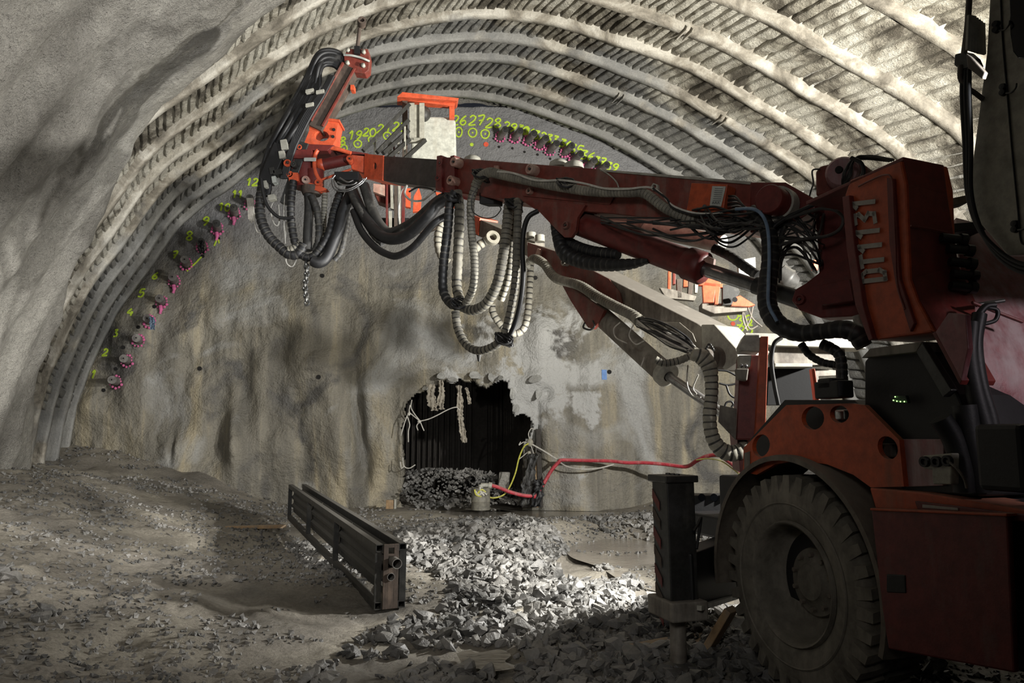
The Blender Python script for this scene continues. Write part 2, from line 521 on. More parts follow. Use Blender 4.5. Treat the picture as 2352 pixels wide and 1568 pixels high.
def prof(s, Y, off=0.0):
    """world point of the lining at arc length s, depth Y, moved inward by off"""
    s = np.clip(s, 0, PLEN)
    x = np.interp(s, _s, _sx); z = np.interp(s, _s, _sz)
    nx = np.interp(s, _s, _nx); nz = np.interp(s, _s, _nz)
    return x + SH * (YF - Y) + nx * off, z + nz * off
RIBK = [1.029, 1.079, 1.147, 1.217, 1.289, 1.385, 1.51, 1.68, 1.90, 2.2]
RIBY = [YF / k for k in RIBK]

# smooth sprayed cover: buries ribs near the camera on the left
_bs = np.array([0, 3, 5.2, 7.5, 9.6, 11.5, 30]) ; _by = np.array([13.2, 12.3, 11.2, 10.1, 10.1, 8.6, 2.0])
def cover_amount(s, Y):
    b = np.interp(s, _bs, _by) + .35 * fbm(s * .8, Y * .8, 3.3, 3, 5)
    return sstep(.55, -.75, Y - b)

# shell behind the planks
def shell_off(s, Y):
    n = fbm(s * 1.1, Y * 1.1, 0, 4, 11)
    n2 = fbm(s * 5, Y * 5, 1, 3, 12)
    o = -.21 + .07 * n + .02 * n2
    c = cover_amount(s, Y)
    lump = .20 + .085 * fbm(s * .45, Y * .45, 2, 4, 21) + .03 * fbm(s * 3.2, Y * 3.2, 2, 4, 22)
    # ridges that run along the ribs on the sprayed flank
    lump = lump + .07 * np.sin(Y * 7.0 + 1.2 * np.sin(s * .8)) * sstep(7.5, 4.0, s)
    return o * (1 - c) + lump * c
def shell(name, s0, s1, ns, Ys, mat, parent=None):
    S = np.linspace(s0, s1, ns)
    SS, YY = np.meshgrid(S, Ys, indexing='ij')
    x, z = prof(SS, YY, shell_off(SS, YY))
    V = np.stack([x, YY, z], -1).reshape(-1, 3)
    o = mesh_from_np(name, V, grid_faces(ns, len(Ys)), mat, parent)
    tag(o, kind='structure')
    return o
Yg = np.concatenate([np.linspace(-7, 4, 22)[:-1], np.linspace(4, 13.4, 260)[:-1], np.linspace(13.4, 16.35, 50)])
SL, SR = PLEN * .315, PLEN * .74
wall_left = shell('wall_left', 0, SL, 190, Yg, M['shotcrete'])
ceiling = shell('ceiling', SL, SR, 230, Yg, M['shotcrete'])
wall_right = shell('wall_right', SR, PLEN, 90, Yg[::2], M['shotcrete'])

# steel arch ribs, sprayed over: each one its own piece of the ceiling
def rib(Y, i):
    ns = 260
    S = np.linspace(.1, PLEN - .1, ns)
    w = .082
    prof_uv = [(-w, -.26), (-w, -.005), (-w * .8, .03), (w * .8, .03), (w, -.005), (w, -.26)]
    V = []
    for k, (dy, off) in enumerate(prof_uv):
        wob = .018 * fbm(S * 1.7, Y, k * .7, 4, 31 + i)
        lay = .05 * fbm(S * .35, Y * 3, 0, 2, 77)
        yy = Y + dy + wob + lay
        x, z = prof(S, yy, off + .016 * fbm(S * 2.3, Y, k * .5, 4, 51 + i))
        V.append(np.stack([x, yy, z], -1))
    V = np.stack(V, 1).reshape(-1, 3)
    return mesh_from_np('steel_rib', V, grid_faces(ns, len(prof_uv)), M['rib'], ceiling)
for i, y in enumerate(RIBY): rib(y, i)

# splice plates on the ribs
for i, fr in ((4, .775), (5, .60), (6, .545), (3, .665), (2, .60), (7, .50)):
    Y = RIBY[i]; s = PLEN * fr
    for ds in (-.05, .05):
        mb = MB()
        pts = []
        for a, b in ((-.15, .0), (.15, .0), (.15, .08), (-.15, .08)):
            x, z = prof(s + ds, Y + a, b); pts.append(Vector((float(x), Y + a, float(z))))
        t = Vector((float(np.interp(s, _s, _tx)), 0, float(np.interp(s, _s, _tz)))).normalized()
        mb.prism(pts, t * .022).build('splice_plate', M['rib'], ceiling)

# lagging planks: the nearest ones singly, the small far ones joined
rnd = random.Random(4)
def plank_verts(s0, s1, y0, y1, nu=3, nv=9, seed=0, flare=.06):
    S = np.linspace(s0, s1, nu + 2); Y = np.linspace(y0, y1, nv)
    SS, YY = np.meshgrid(S, Y, indexing='ij')
    f = (YY - y0) / (y1 - y0)
    SS = SS - .14 * (YY - y0)
    top = -.03 - flare * f + .030 * fbm(SS * 4.5, YY * 4.5, seed * .37, 4, 91)
    x, z = prof(SS, YY, top)
    A = np.stack([x, YY, z], -1)
    # skirts down to the shell
    x0, z0 = prof(SS[0], YY[0], top[0] - .2); x1, z1 = prof(SS[-1], YY[-1], top[-1] - .2)
    A = np.concatenate([np.stack([x0, YY[0], z0], -1)[None], A, np.stack([x1, YY[-1], z1], -1)[None]], 0)
    return A.reshape(-1, 3), grid_faces(nu + 4, nv)
big, rest = [], []
bounds = [15.93] + RIBY
for b in range(len(bounds) - 1):
    yf, yn = bounds[b], bounds[b + 1]
    mid = (yf + yn) / 2
    s = 1.6 + rnd.random() * .2
    while s < PLEN * .95:
        wd_ = (.165 if s < PLEN * .62 else .21) * (.8 + .4 * rnd.random())
        gap = .04 + .03 * rnd.random()
        if float(cover_amount(s, mid)) < .75:
            x, z = prof(s, mid)
            px = 1176 + 1700 * float(x) / mid; py = 1000 - 1700 * (float(z) - 1.5) / mid
            vis = -60 < px < 2300 and py > -120 and not (px > 1500 and py > 480)
            row = (mid, s, s + wd_ - gap, yn + .09, yf - .07, rnd.random() * 50)
            (big if vis else rest).append(row)
        s += wd_
big.sort(key=lambda r: r[0])
for r in big[:300]:
    V, F = plank_verts(r[1], r[2], r[3], r[4], seed=r[5])
    mesh_from_np('lagging_plank', V, F, M['lagging'], ceiling)
def joined(rows, name):
    VV, FF, n = [], [], 0
    for r in rows:
        V, F = plank_verts(r[1], r[2], r[3], r[4], 2, 6, r[5]); VV.append(V); FF.append(F + n); n += len(V)
    o = mesh_from_np(name, np.concatenate(VV), np.concatenate(FF), M['lagging'], ceiling)
    o['kind'] = 'stuff'
joined(big[300:] + [r for r in rest if r[0] > 8.5], 'lagging_planks')

# ---------------------------------------------------------------- the face
_hole = [(919, 981), (925, 960), (934, 935), (946, 918), (958, 902), (975, 896), (985, 905), (998, 884), (1021, 875), (1040, 884), (1058, 872),
         (1075, 878), (1092, 873), (1110, 884), (1120, 897), (1133, 881), (1150, 873), (1164, 877), (1172, 892), (1179, 909), (1168, 925),
         (1178, 944), (1183, 957), (1200, 953), (1213, 958), (1221, 978), (1214, 1000), (1206, 1030), (1203, 1060), (1200, 1100), (1200, 1185),
         (922, 1185), (918, 1140), (920, 1093), (926, 1038), (922, 1010)]
HP = np.array([[W(x, y, 15.8).x, W(x, y, 15.8).z] for x, y in _hole])
def in_poly(x, z, P):
    c = np.zeros(np.shape(x), bool)
    n = len(P); j = n - 1
    for i in range(n):
        xi, zi = P[i]; xj, zj = P[j]
        cond = ((zi > z) != (zj > z)) & (x < (xj - xi) * (z - zi) / (zj - zi + 1e-12) + xi)
        c ^= cond; j = i
    return c
def gauss(x, z, px, py, rx, rz, a, rot=0):
    p = W(px, py, 15.8)
    dx, dz = x - p.x, z - p.z
    c, s = math.cos(rot), math.sin(rot)
    u, v = dx * c + dz * s, -dx * s + dz * c
    return a * np.exp(-(u / rx) ** 2 - (v / rz) ** 2)
def face_y(x, z):
    x = np.asarray(x, float); z = np.asarray(z, float)
    low = sstep(5.6, 3.6, z)
    o = low * (.20 + .27 * fbm(x * .62, 0, z * .42, 3, 61) + .10 * np.abs(fbm(x * 1.3, 0, z * .8, 3, 62)))
    o = o + .018 * fbm(x * 3, 0, z * 3, 3, 63)
    o = o + gauss(x, z, 545, 985, .16, .75, .25, .15) - gauss(x, z, 500, 1010, .25, .5, .2, .2) - gauss(x, z, 402, 1030, .06, .25, .12)
    o = o - gauss(x, z, 822, 960, .14, .9, .34, .1) - gauss(x, z, 835, 1080, .18, .5, .28) + gauss(x, z, 780, 1000, .35, .8, .16)
    o = o + gauss(x, z, 720, 830, .5, .3, .12) - gauss(x, z, 905, 1040, .12, .6, .14)
    o = o + gauss(x, z, 1260, 980, .22, 1.0, .18) - gauss(x, z, 1236, 1060, .04, .9, .25) + gauss(x, z, 1000, 840, .5, .25, .14)
    o = o + gauss(x, z, 1230, 870, .3, .18, .16, .5) - gauss(x, z, 1255, 905, .12, .14, .2)
    o = o + gauss(x, z, 220, 930, .35, .3, .18)
    return YF - o
nx_, nz_ = 520, 340
gx = np.linspace(W(130, 900, YF).x - .2, W(1955, 900, YF).x + .2, nx_); gz = np.linspace(-.6, 8.9, nz_)
GX, GZ = np.meshgrid(gx, gz, indexing='ij')
cx_, cz_ = (GX[:-1, :-1] + GX[1:, 1:]) / 2, (GZ[:-1, :-1] + GZ[1:, 1:]) / 2
inside = in_poly(cx_ + .05 * fbm(cx_ * 6, 0, cz_ * 6, 3, 71), cz_ + .05 * fbm(cx_ * 6, 3, cz_ * 6, 3, 72), HP)
GY = face_y(GX, GZ)
# lip of the broken edge folds back
V = np.stack([GX, GY, GZ], -1).reshape(-1, 3)
wall_back = mesh_from_np('wall_back', V, grid_faces(nx_, nz_, ~inside, False), M['face'])
tag(wall_back, kind='structure')
sol = wall_back.modifiers.new('thickness', 'SOLIDIFY'); sol.thickness = .16; sol.offset = -1

# the adit behind the hole: dark drift lined with upright boards
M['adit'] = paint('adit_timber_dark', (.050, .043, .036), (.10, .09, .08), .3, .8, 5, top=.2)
def adit():
    xl, xr = W(885, 1000, 16).x, W(1232, 1000, 16).x
    Y0, Y1 = 16.1, 20.5
    shf = .30
    mb = MB()
    for (a, b) in (((xl - .1, -.3), (xl - .1, 3.1)), ((xl - .1, 3.1), (xr + .2, 3.1)), ((xr + .2, 3.1), (xr + .2, -.3))):
        mb.add([(a[0], Y0, a[1]), (b[0], Y0, b[1]), (b[0] - shf * 4.4, Y1, b[1]), (a[0] - shf * 4.4, Y1, a[1])], [(0, 1, 2, 3)])
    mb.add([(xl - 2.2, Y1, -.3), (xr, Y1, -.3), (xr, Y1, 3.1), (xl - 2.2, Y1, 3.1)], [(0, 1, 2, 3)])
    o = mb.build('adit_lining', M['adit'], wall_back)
    r = random.Random(8)
    for i in range(24):                     # boards of the right side and of the end
        f = i / 23
        y = Y0 + .1 + 4.1 * f
        x = xr + .15 - shf * (y - Y0)
        w = .085
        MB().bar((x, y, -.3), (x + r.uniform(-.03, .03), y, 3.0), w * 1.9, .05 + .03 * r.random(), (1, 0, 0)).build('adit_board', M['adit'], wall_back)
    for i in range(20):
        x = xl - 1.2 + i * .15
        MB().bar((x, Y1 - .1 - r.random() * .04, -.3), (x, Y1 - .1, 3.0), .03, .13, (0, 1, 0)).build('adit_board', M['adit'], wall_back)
adit()

# ---------------------------------------------------------------- floor
_mound = G(1175, 1215, .2)
def floor_z(x, y):
    x = np.asarray(x, float); y = np.asarray(y, float)
    xs = x - SH * (YF - y)
    z = .95 * sstep(-4.2, -9.6, xs) * (1 - .35 * sstep(12, 5, y))
    z = z + .035 * fbm(x * .55, y * .55, 0, 3, 201) * 1.5 + .022 * fbm(x * 2.2, y * 2.2, 0, 4, 202)
    rough = sstep(-3.5, -6.5, xs)
    z = z + rough * .035 * fbm(x * 3.5, y * 3.5, 5, 4, 203)
    z = z + .012 * fbm(x * 9, y * 9, 0, 3, 204)
    dx, dy = x - _mound.x, y - _mound.y
    z = z + .27 * np.exp(-(dx / 1.5) ** 2 - (dy / 1.5) ** 2)
    p = G(1000, 1290, .1); z = z + .12 * np.exp(-((x - p.x) / 1.3) ** 2 - ((y - p.y) / 1.5) ** 2)
    p = G(1480, 1205, .1); z = z + .16 * np.exp(-((x - p.x) / 1.3) ** 2 - ((y - p.y) / .9) ** 2)
    z = z + .42 * sstep(14.3, 16.2, y) * sstep(-4.8, -6.5, x)
    z = z + .1 * sstep(14.8, 16, y) * sstep(2.3, 3.2, x)
    for qx, qy, ax, ay, ro in ((1400, 1268, .75, 1.9, .25), (1180, 1172, 1.5, 1.0, 0), (1115, 1515, .16, .18, 0)):
        p = G(qx, qy, 0); c, s = math.cos(ro), math.sin(ro); dx, dy = x - p.x, y - p.y
        u, v = dx * c - dy * s, dx * s + dy * c
        w = np.exp(-((u / ax) ** 2 + (v / ay) ** 2) ** 1.5)
        w = np.clip(w * 1.5, 0, 1)
        z = z * (1 - w) + w * (-.075 + .05 * fbm(x * 1.8, y * 1.8, 7, 4, 209))
    return z
fy = np.concatenate([np.linspace(-6, 2.6, 12)[:-1], np.geomspace(2.6, 20.5, 440)])
fu = np.linspace(-1, 1, 520)
FU, FY = np.meshgrid(fu, fy, indexing='ij')
FX = FU * (3.2 + .78 * np.clip(FY, 0, 30)) + .02 * FY
FX = np.where(FY < 2.6, FU * 9, FX)
FX = FU * np.where(FY < 2.6, 9, np.maximum(3.2 + .78 * FY, 6))
V = np.stack([FX, FY, floor_z(FX, FY)], -1).reshape(-1, 3)
floor = mesh_from_np('floor', V, grid_faces(520, len(fy)), M['mud'])
tag(floor, kind='structure')
# ---------------------------------------------------------------- strokes (handwritten digits, block letters)
STR = {
 '0': [[(.35, 1), (.05, .75), (.0, .4), (.2, .02), (.5, .02), (.7, .4), (.6, .8), (.35, 1)]],
 '1': [[(.1, .72), (.4, 1), (.36, 0)]],
 '2': [[(.05, .8), (.3, 1), (.62, .85), (.5, .5), (.0, .02), (.7, .06)]],
 '3': [[(.05, .95), (.6, .97), (.28, .58), (.62, .4), (.5, .05), (.02, .02)]],
 '4': [[(.35, 1), (.0, .4), (.65, .42)], [(.5, .65), (.45, 0)]],
 '5': [[(.65, 1), (.15, .97), (.08, .55), (.5, .6), (.62, .3), (.4, 0), (.0, .06)]],
 '6': [[(.55, 1), (.15, .6), (.03, .25), (.3, 0), (.6, .2), (.45, .5), (.1, .35)]],
 '7': [[(.0, .95), (.65, 1), (.25, 0)], [(.12, .5), (.6, .55)]],
 '8': [[(.35, .52), (.06, .78), (.35, 1), (.6, .78), (.35, .52), (.04, .22), (.35, 0), (.66, .22), (.35, .52)]],
 '9': [[(.6, .7), (.35, .5), (.06, .72), (.32, 1), (.62, .85), (.55, .4), (.2, 0)]],
}
def wall_ribbon(pts, w, name, mat, parent, smooth=True):
    """flat paint mark that lies on the face; pts are (x, z)"""
    P = [Vector((a, 0, b)) for a, b in pts]
    if smooth: P = catmull(P, 5)
    n = len(P); V = []
    for i in range(n):
        t = P[min(n - 1, i + 1)] - P[max(0, i - 1)]
        t = t.normalized() if t.length > 1e-9 else Vector((1, 0, 0))
        s = Vector((-t.z, 0, t.x)) * (w / 2)
        V += [P[i] + s, P[i] - s]
    xs = np.array([v.x for v in V]); zs = np.array([v.z for v in V])
    ys = face_y(xs, zs) - .014
    V = np.stack([xs, ys, zs], -1)
    V2 = V.copy(); V2[:, 1] += .012
    F = []
    for i in range(n - 1):
        a, b, c, d = 2 * i, 2 * i + 1, 2 * i + 3, 2 * i + 2
        m = 2 * n
        F += [(a, b, c, d), (a + m, d + m, c + m, b + m), (a, d, d + m, a + m), (b, b + m, c + m, c)]
    return np.concatenate([V, V2]), F
def wall_mark(strokes, name, mat, w=.035, smooth=True):
    VV, FF, n = [], [], 0
    for st in strokes:
        V, F = wall_ribbon(st, w, name, mat, wall_back, smooth)
        VV.append(V); FF += [tuple(i + n for i in f) for f in F]; n += len(V)
    V = np.concatenate(VV)
    return mesh_from_np(name, V, np.array(FF), mat, wall_back, False)
def number(txt, px, py, hpx, slant=.1, rot=0.0, w=.035):
    """txt centred at the pixel, on the face"""
    c = W(px, py, 15.9); h = pxr(hpx, 15.9)
    strokes = []
    x0 = -len(txt) * .42
    for ch in txt:
        for s in STR[ch]:
            q = []
            for a, b in s:
                u, v = (x0 + a) * h * .95 + slant * (b - .5) * h, (b - .5) * h
                q.append((c.x + u * math.cos(rot) - v * math.sin(rot), c.z + u * math.sin(rot) + v * math.cos(rot)))
            strokes.append(q)
        x0 += .86
    wall_mark(strokes, 'painted_number', M['neon'], w)
def ring_mark(px, py, rx, ry, mat='neon', w=.03):
    c = W(px, py, 15.9); k = 15.9 / FPX
    pts = [(c.x + rx * k * math.cos(t) * (1 + .04 * math.sin(3 * t)), c.z + ry * k * math.sin(t)) for t in np.linspace(0, 2 * math.pi + .3, 15)]
    wall_mark([pts], 'painted_ring', M[mat], w)
def dot_mark(px, py, r, mat, name='painted_dot'):
    c = W(px, py, 15.9); k = 15.9 / FPX * r
    pts = np.array([(c.x + k * math.cos(t), c.z + k * math.sin(t)) for t in np.linspace(0, 2 * math.pi, 13)[:-1]] )
    y = face_y(pts[:, 0], pts[:, 1]).min() - .012
    mb = MB().prism([(a, y, b) for a, b in pts], (0, .02, 0))
    mb.build(name, M[mat], wall_back)

for t, x, y, h in (('9', 470, 505, 21), ('8', 433, 539, 21), ('7', 399, 583, 17), ('6', 358, 633, 17), ('5', 336, 676, 19), ('4', 318, 722, 17),
                   ('3', 288, 770, 16), ('2', 258, 812, 16), ('1', 232, 862, 18), ('10', 512, 472, 18), ('11', 543, 443, 17), ('12', 577, 415, 18),
                   ('18', 779, 320, 20), ('19', 815, 307, 22), ('20', 848, 300, 20), ('21', 882, 292, 22), ('22', 918, 287, 22),
                   ('26', 1056, 272, 24), ('27', 1096, 272, 25), ('28', 1135, 278, 25), ('29', 1172, 288, 22), ('30', 1203, 293, 18),
                   ('31', 1217, 300, 18), ('32', 1241, 308, 20), ('33', 1270, 316, 19), ('34', 1302, 327, 20), ('35', 1326, 339, 22),
                   ('36', 1352, 354, 22), ('37', 1380, 367, 18), ('39', 1408, 380, 20), ('35', 1706, 738, 22), ('25', 1708, 760, 20)):
    number(t, x, y, h, rot=-.25 if 1160 < x < 1500 else 0.0)
for x, y, a, b in ((788, 338, 8, 9), (820, 327, 9, 9), (853, 317, 9, 9), (888, 308, 9, 9), (1053, 299, 8, 12), (1085, 301, 10, 11), (1114, 304, 10, 11), (1680, 727, 11, 10)):
    ring_mark(x, y, a, b)
    if x != 1680: dot_mark(x, y, 2.2, 'neon')
for x, y in ((497, 545), (461, 586), (420, 616), (396, 660), (365, 708), (337, 757), (307, 803), (283, 850), (256, 898)):
    dot_mark(x + 1, y, 4.2, 'hole', 'drill_hole')
for x, y in ((740, 633), (463, 847), (740, 868), (1398, 855), (1230, 637), (1146, 334), (1177, 337), (1205, 345), (1235, 352), (1264, 361), (1294, 370)):
    dot_mark(x, y, 5 if y > 400 else 3, 'hole', 'drill_hole')
dot_mark(1116, 328, 6, 'redpaint'); dot_mark(1116, 328, 2.4, 'hole', 'drill_hole')
dot_mark(1083, 328, 4.5, 'neon'); dot_mark(1083, 328, 2.6, 'hole', 'drill_hole'); dot_mark(1680, 745, 5, 'redpaint')
wall_mark([[(W(1386, y, 15.9).x, W(1386, y, 15.9).z) for y in (850, 858, 866, 873)]], 'painted_patch', M['bluepaint'], .11)
wall_mark([[(W(x, y, 15.9).x, W(x, y, 15.9).z) for x, y in ((428, 622), (444, 604), (460, 587))]], 'painted_arrow', M['neon'], .03)
wall_mark([[(W(x, y, 15.9).x, W(x, y, 15.9).z) for x, y in ((488, 562), (492, 553), (497, 545), (500, 556))]], 'painted_arrow', M['neon'], .03)

# ---------------------------------------------------------------- canopy pipes round the face
AX = Vector((-SH, 1, 0)).normalized()
def canopy_pipe(px, py, r, label, group, foam=True, capdark=False, length=.55, extra=None):
    tip = W(px, py, YF - .42)
    for _ in range(4): tip = W(px, py, float(face_y(tip.x, tip.z)) - .46)
    base = tip + AX * .55
    base_y = float(face_y(base.x, base.z)); base = tip + AX * max(.3, (base_y - tip.y + .05))
    R = pxr(r, tip.y)
    o = empty('canopy_pipe', base, label, 'pipe', group)
    MB().cyl(tip, base, R, seg=18).build('pipe_body', M['canopy'], o, True)
    MB().cyl(tip - AX * .012, tip + AX * .01, R * .96, seg=18).cyl(tip - AX * .03, tip, R * .42, seg=10).build('end_cap', M['steel'] if capdark else M['canopy'], o, True)
    MB().cyl(tip - AX * .036, tip - AX * .028, R * .2, seg=8).build('cap_hole', M['hole'], o)
    if foam:
        mb = MB(); rr = random.Random(int(px * 7 + py))
        wallp = tip + AX * (base - tip).length * .82
        for i in range(12):
            t = 2 * math.pi * i / 12
            q = R * (1.12 + .25 * rr.random() + (.35 if math.sin(t) < -.3 else 0))
            mb.ball(wallp + Vector((math.cos(t) * q, -.02, math.sin(t) * q)), R * (.24 + .18 * rr.random()), 7, 5)
        mb.build('foam_collar', M['pink'], o, True)
        if extra:
            pts = [wallp + Vector((0, -.05, -R * 1.2)), wallp + Vector((.02, -.06, -R * 2.2)), wallp + Vector((.0, -.05, -R * 3.2))]
            MB().tube(catmull(pts, 4), [R * .5] * 5 + [R * .35] * 4, 7).build('foam_drip', M['pink'], o, True)
    return o
_left = [(257, 872), (284, 823), (313, 776), (338, 731), (366, 685), (396, 636), (424, 596), (461, 555), (497, 513), (537, 477), (574, 455)]
_names = ['lowest canopy pipe on the left of the face, above the painted 1', 'second canopy pipe up the left of the face, pink foam below it',
          'third canopy pipe up the left of the face, ringed in pink foam', 'fourth canopy pipe up the left, with a blue rag hanging beside it',
          'fifth canopy pipe up the left, beside the painted 5', 'sixth canopy pipe up the left, pink foam at its base',
          'canopy pipe beside the painted 7, pink foam round it', 'canopy pipe beside the painted 8 with a black cloth over it',
          'canopy pipe beside the painted 9 with a long pink foam drip', 'canopy pipe beside the painted 10, left of the hanging hoses',
          'canopy pipe beside the painted 11, half behind the hanging hoses']
for i, ((x, y), l) in enumerate(zip(_left, _names)):
    o = canopy_pipe(x, y, 9.6, l, 'canopy pipes up the left of the face', True, i >= 7, extra=(i in (5, 8, 9, 4)))
_right = [(1161, 297), (1195, 300), (1227, 306), (1254, 317), (1279, 329), (1314, 334), (1334, 353), (1366, 368), (1394, 378)]
_ord = ['leftmost', 'second from the left', 'third from the left', 'fourth from the left', 'middle one', 'fourth from the right', 'third from the right', 'second from the right', 'rightmost']
for (x, y), l in zip(_right, _ord):
    canopy_pipe(x, y, 8.4, 'grey canopy pipe with pink foam above the boom, %s of nine' % l, 'canopy pipes over the right of the face', True, True)
def rag(name, pts, w, mat, label=None, cat='rag', parent=None, seed=0, Y=15.3, group=None):
    P = catmull([W(x, y, Y) if not isinstance(y, Vector) else y for x, y in pts], 8); r = random.Random(seed); nU = 7
    V = []
    for i, p in enumerate(P):
        ww = w * (.75 + .5 * r.random())
        for k in range(nU):
            u = k / (nU - 1) - .5
            V.append((p.x + u * ww, p.y + .3 * w * math.sin(k * 2.1 + i * .35) + .03 * r.uniform(-1, 1), p.z + .012 * r.uniform(-1, 1) - .1 * w * abs(u)))
    o = mesh_from_np(name, np.array(V), grid_faces(len(P), nU), mat, parent)
    s = o.modifiers.new('thickness', 'SOLIDIFY'); s.thickness = .006
    return tag(o, label, cat, group) if label else o
rag('blue_rag', [(347, 728), (350, 742), (351, 757)], .10, M['bluehose'], 'blue rag hanging beside the fourth canopy pipe up the left', Y=15.05, seed=2)
rag('black_cloth', [(460, 552), (462, 566), (465, 582)], .12, M['rubber'], 'black cloth draped over the canopy pipe by the painted 8', Y=15.2, seed=3)

# ---------------------------------------------------------------- things in the mouth of the adit
for i, (pts, w, lab) in enumerate((
        ([(990, 882), (989, 905), (994, 930), (998, 942)], .17, 'wide torn rag hanging at the left of the adit mouth'),
        ([(1012, 872), (1014, 900), (1012, 925), (1014, 940)], .13, 'crumpled rag beside the wide one over the adit mouth'),
        ([(1054, 884), (1056, 915), (1057, 940), (1058, 965), (1063, 990), (1067, 1016)], .12, 'longest torn rag hanging in the middle of the adit mouth'),
        ([(1071, 890), (1076, 908), (1079, 928)], .07, 'smallest torn scrap hanging right of the longest rag'))):
    rag('torn_rag', pts, w, M['cloth'], lab, seed=10 + i, Y=15.62, group='rags hanging from the broken edge')
def wire(name, pts, r, mat, Y=None, label=None, cat=None, parent=None, seg=6, group=None, n=6, **kw):
    P = [W(p[0], p[1], p[2] if len(p) > 2 else Y) for p in pts]
    o = MB().tube(catmull(P, n), r, seg, **kw).build(name, mat, parent, True)
    return tag(o, label, cat, group) if label else o
wsp = empty('starter_wires', W(965, 967, 15.5), 'pale bent wires knotted together at the left of the adit mouth', 'wire')
for pts in ([(965, 967), (985, 962), (1005, 953), (1030, 940), (1048, 935), (1056, 942)], [(965, 967), (952, 950), (944, 935), (946, 918)], [(965, 967), (950, 955), (940, 945), (942, 930)],
            [(962, 970), (957, 978), (960, 988)], [(966, 970), (970, 980), (974, 989)], [(940, 945), (935, 955), (928, 975), (921, 1000)], [(936, 957), (941, 975), (938, 990), (938, 1015)],
            [(925, 1050), (928, 1070), (940, 1075), (954, 1067)], [(919, 1060), (922, 1075), (928, 1070)]):
    wire('wire', pts, .012, M['whitewire'], 15.45, parent=wsp)
MB().ball(W(963, 968, 15.45), .04, 8, 6).ball(W(939, 951, 15.45), .035, 8, 6).build('wire_knot', M['whitewire'], wsp, True)
wsp = empty('junction_knot', W(1217, 1015, 15.3), 'taped cable joint with loose wire ends at the right jamb of the adit', 'cable')
for pts in ([(1217, 1018), (1203, 1015), (1192, 1022), (1196, 1014)], [(1217, 1012), (1214, 996), (1220, 984), (1228, 986)], [(1212, 1038), (1200, 1048), (1190, 1056)], [(1214, 1040), (1211, 1060), (1209, 1075)],
            [(1218, 1020), (1222, 1030), (1226, 1044)]):
    wire('wire', pts, .010, M['whitewire'], 15.3, parent=wsp)
MB().ball(W(1217, 1016, 15.3), .07, 8, 6, (1, .7, 1.2)).ball(W(1215, 1040, 15.3), .045, 8, 6).build('tape_wrap', M['wrapbright'], wsp, True)
wire('pale_cable', [(1222, 1020, 15.3), (1250, 1036, 15.3), (1278, 1054, 15.3), (1300, 1070, 15.2), (1335, 1077, 15.1), (1375, 1075, 15.1), (1410, 1066, 15.1)], .016, M['whitewire'], label='pale cable from the taped joint to the red hose', cat='cable')
wire('yellow_cable', [(1116, 1122, 15.0), (1120, 1138, 14.95), (1135, 1143, 15.0), (1158, 1135, 15.1), (1172, 1115, 15.2), (1184, 1085, 15.2), (1192, 1052, 15.2), (1203, 1026, 15.2), (1214, 1018, 15.2)], .016, M['yellow'],
     label='thin yellow cable rising from the drum to the taped joint', cat='cable')
wire('red_hose', [(1128, 1114, 15.0), (1145, 1119, 15.0), (1170, 1129, 15.0), (1200, 1137, 15.05), (1222, 1139, 15.1), (1232, 1138, 15.15), (1250, 1108, 15.2), (1268, 1078, 15.2), (1284, 1060, 15.2), (1292, 1056, 15.2), (1340, 1057, 15.2), (1400, 1058, 15.1), (1440, 1062, 15.0),
     (1480, 1062, 14.9), (1530, 1066, 14.7), (1576, 1071, 14.4), (1600, 1058, 14.0), (1625, 1047, 13.7), (1650, 1045, 13.4), (1672, 1058, 13.0), (1700, 1080, 12.6)], .038, M['redhose'],
     label='long red hose running along the face from the drum to the rig', cat='hose', seg=9)
wire('yellow_wire', [(1600, 1056, 13.9), (1625, 1053, 13.6), (1655, 1058, 13.2), (1680, 1074, 12.9), (1700, 1090, 12.6)], .012, M['yellow'], label='thin yellow wire beside the right end of the red hose', cat='wire')
dr = empty('drum_pump', W(1104, 1166, 14.9), 'dirty yellowish drum standing in the puddle with the red hose on top', 'drum')
c0, c1 = W(1104, 1170, 14.9), W(1104, 1122, 14.9)
MB().lathe(c0, (0, 0, 1), [(.0, 0), (.185, 0), (.187, .15), (.195, .16), (.187, .17), (.187, .30), (.195, .31), (.187, .32), (.187, .42), (.172, .43), (.172, .40), (.0, .40)], 28).build('drum_body', M['wrap'], dr, True)
for k, pts in enumerate(([(1092, 1128), (1100, 1136), (1110, 1130), (1118, 1136)], [(1096, 1134), (1106, 1124), (1116, 1130)], [(1102, 1118), (1104, 1128), (1112, 1138)], [(1090, 1124), (1094, 1136), (1106, 1140)])):
    wire('cable_coil', pts, .018, M['yellow'] if k % 2 else M['whitewire'], 14.72, parent=dr)
MB().cyl(W(1104, 1128, 14.85), W(1104, 1112, 14.85), .05).cyl(W(1104, 1114, 14.85), W(1126, 1114, 14.9), .045).cyl(W(1122, 1114, 14.9), W(1130, 1115, 14.9), .065).build('outlet_elbow', M['palesteel'], dr, True)
b0 = W(1158, 1120, 15.9)
tag(MB().box(b0 + Vector((0, 0, .16)), (.115, 0, 0), (0, .10, 0), (.01, 0, .17)).build('concrete_block', M['shotcrete'], bevel=.02), 'upright grey concrete block on the rubble in the adit mouth', 'block')
tag(MB().tube([W(1085, 1100, 16.1) + Vector((0, d, 0)) for d in (-.15, 0, .6)], .075, 14, caps=False).build('pipe_stub', M['canopy'], smooth=True), 'short pipe end poking from the rubble in the adit mouth', 'pipe')
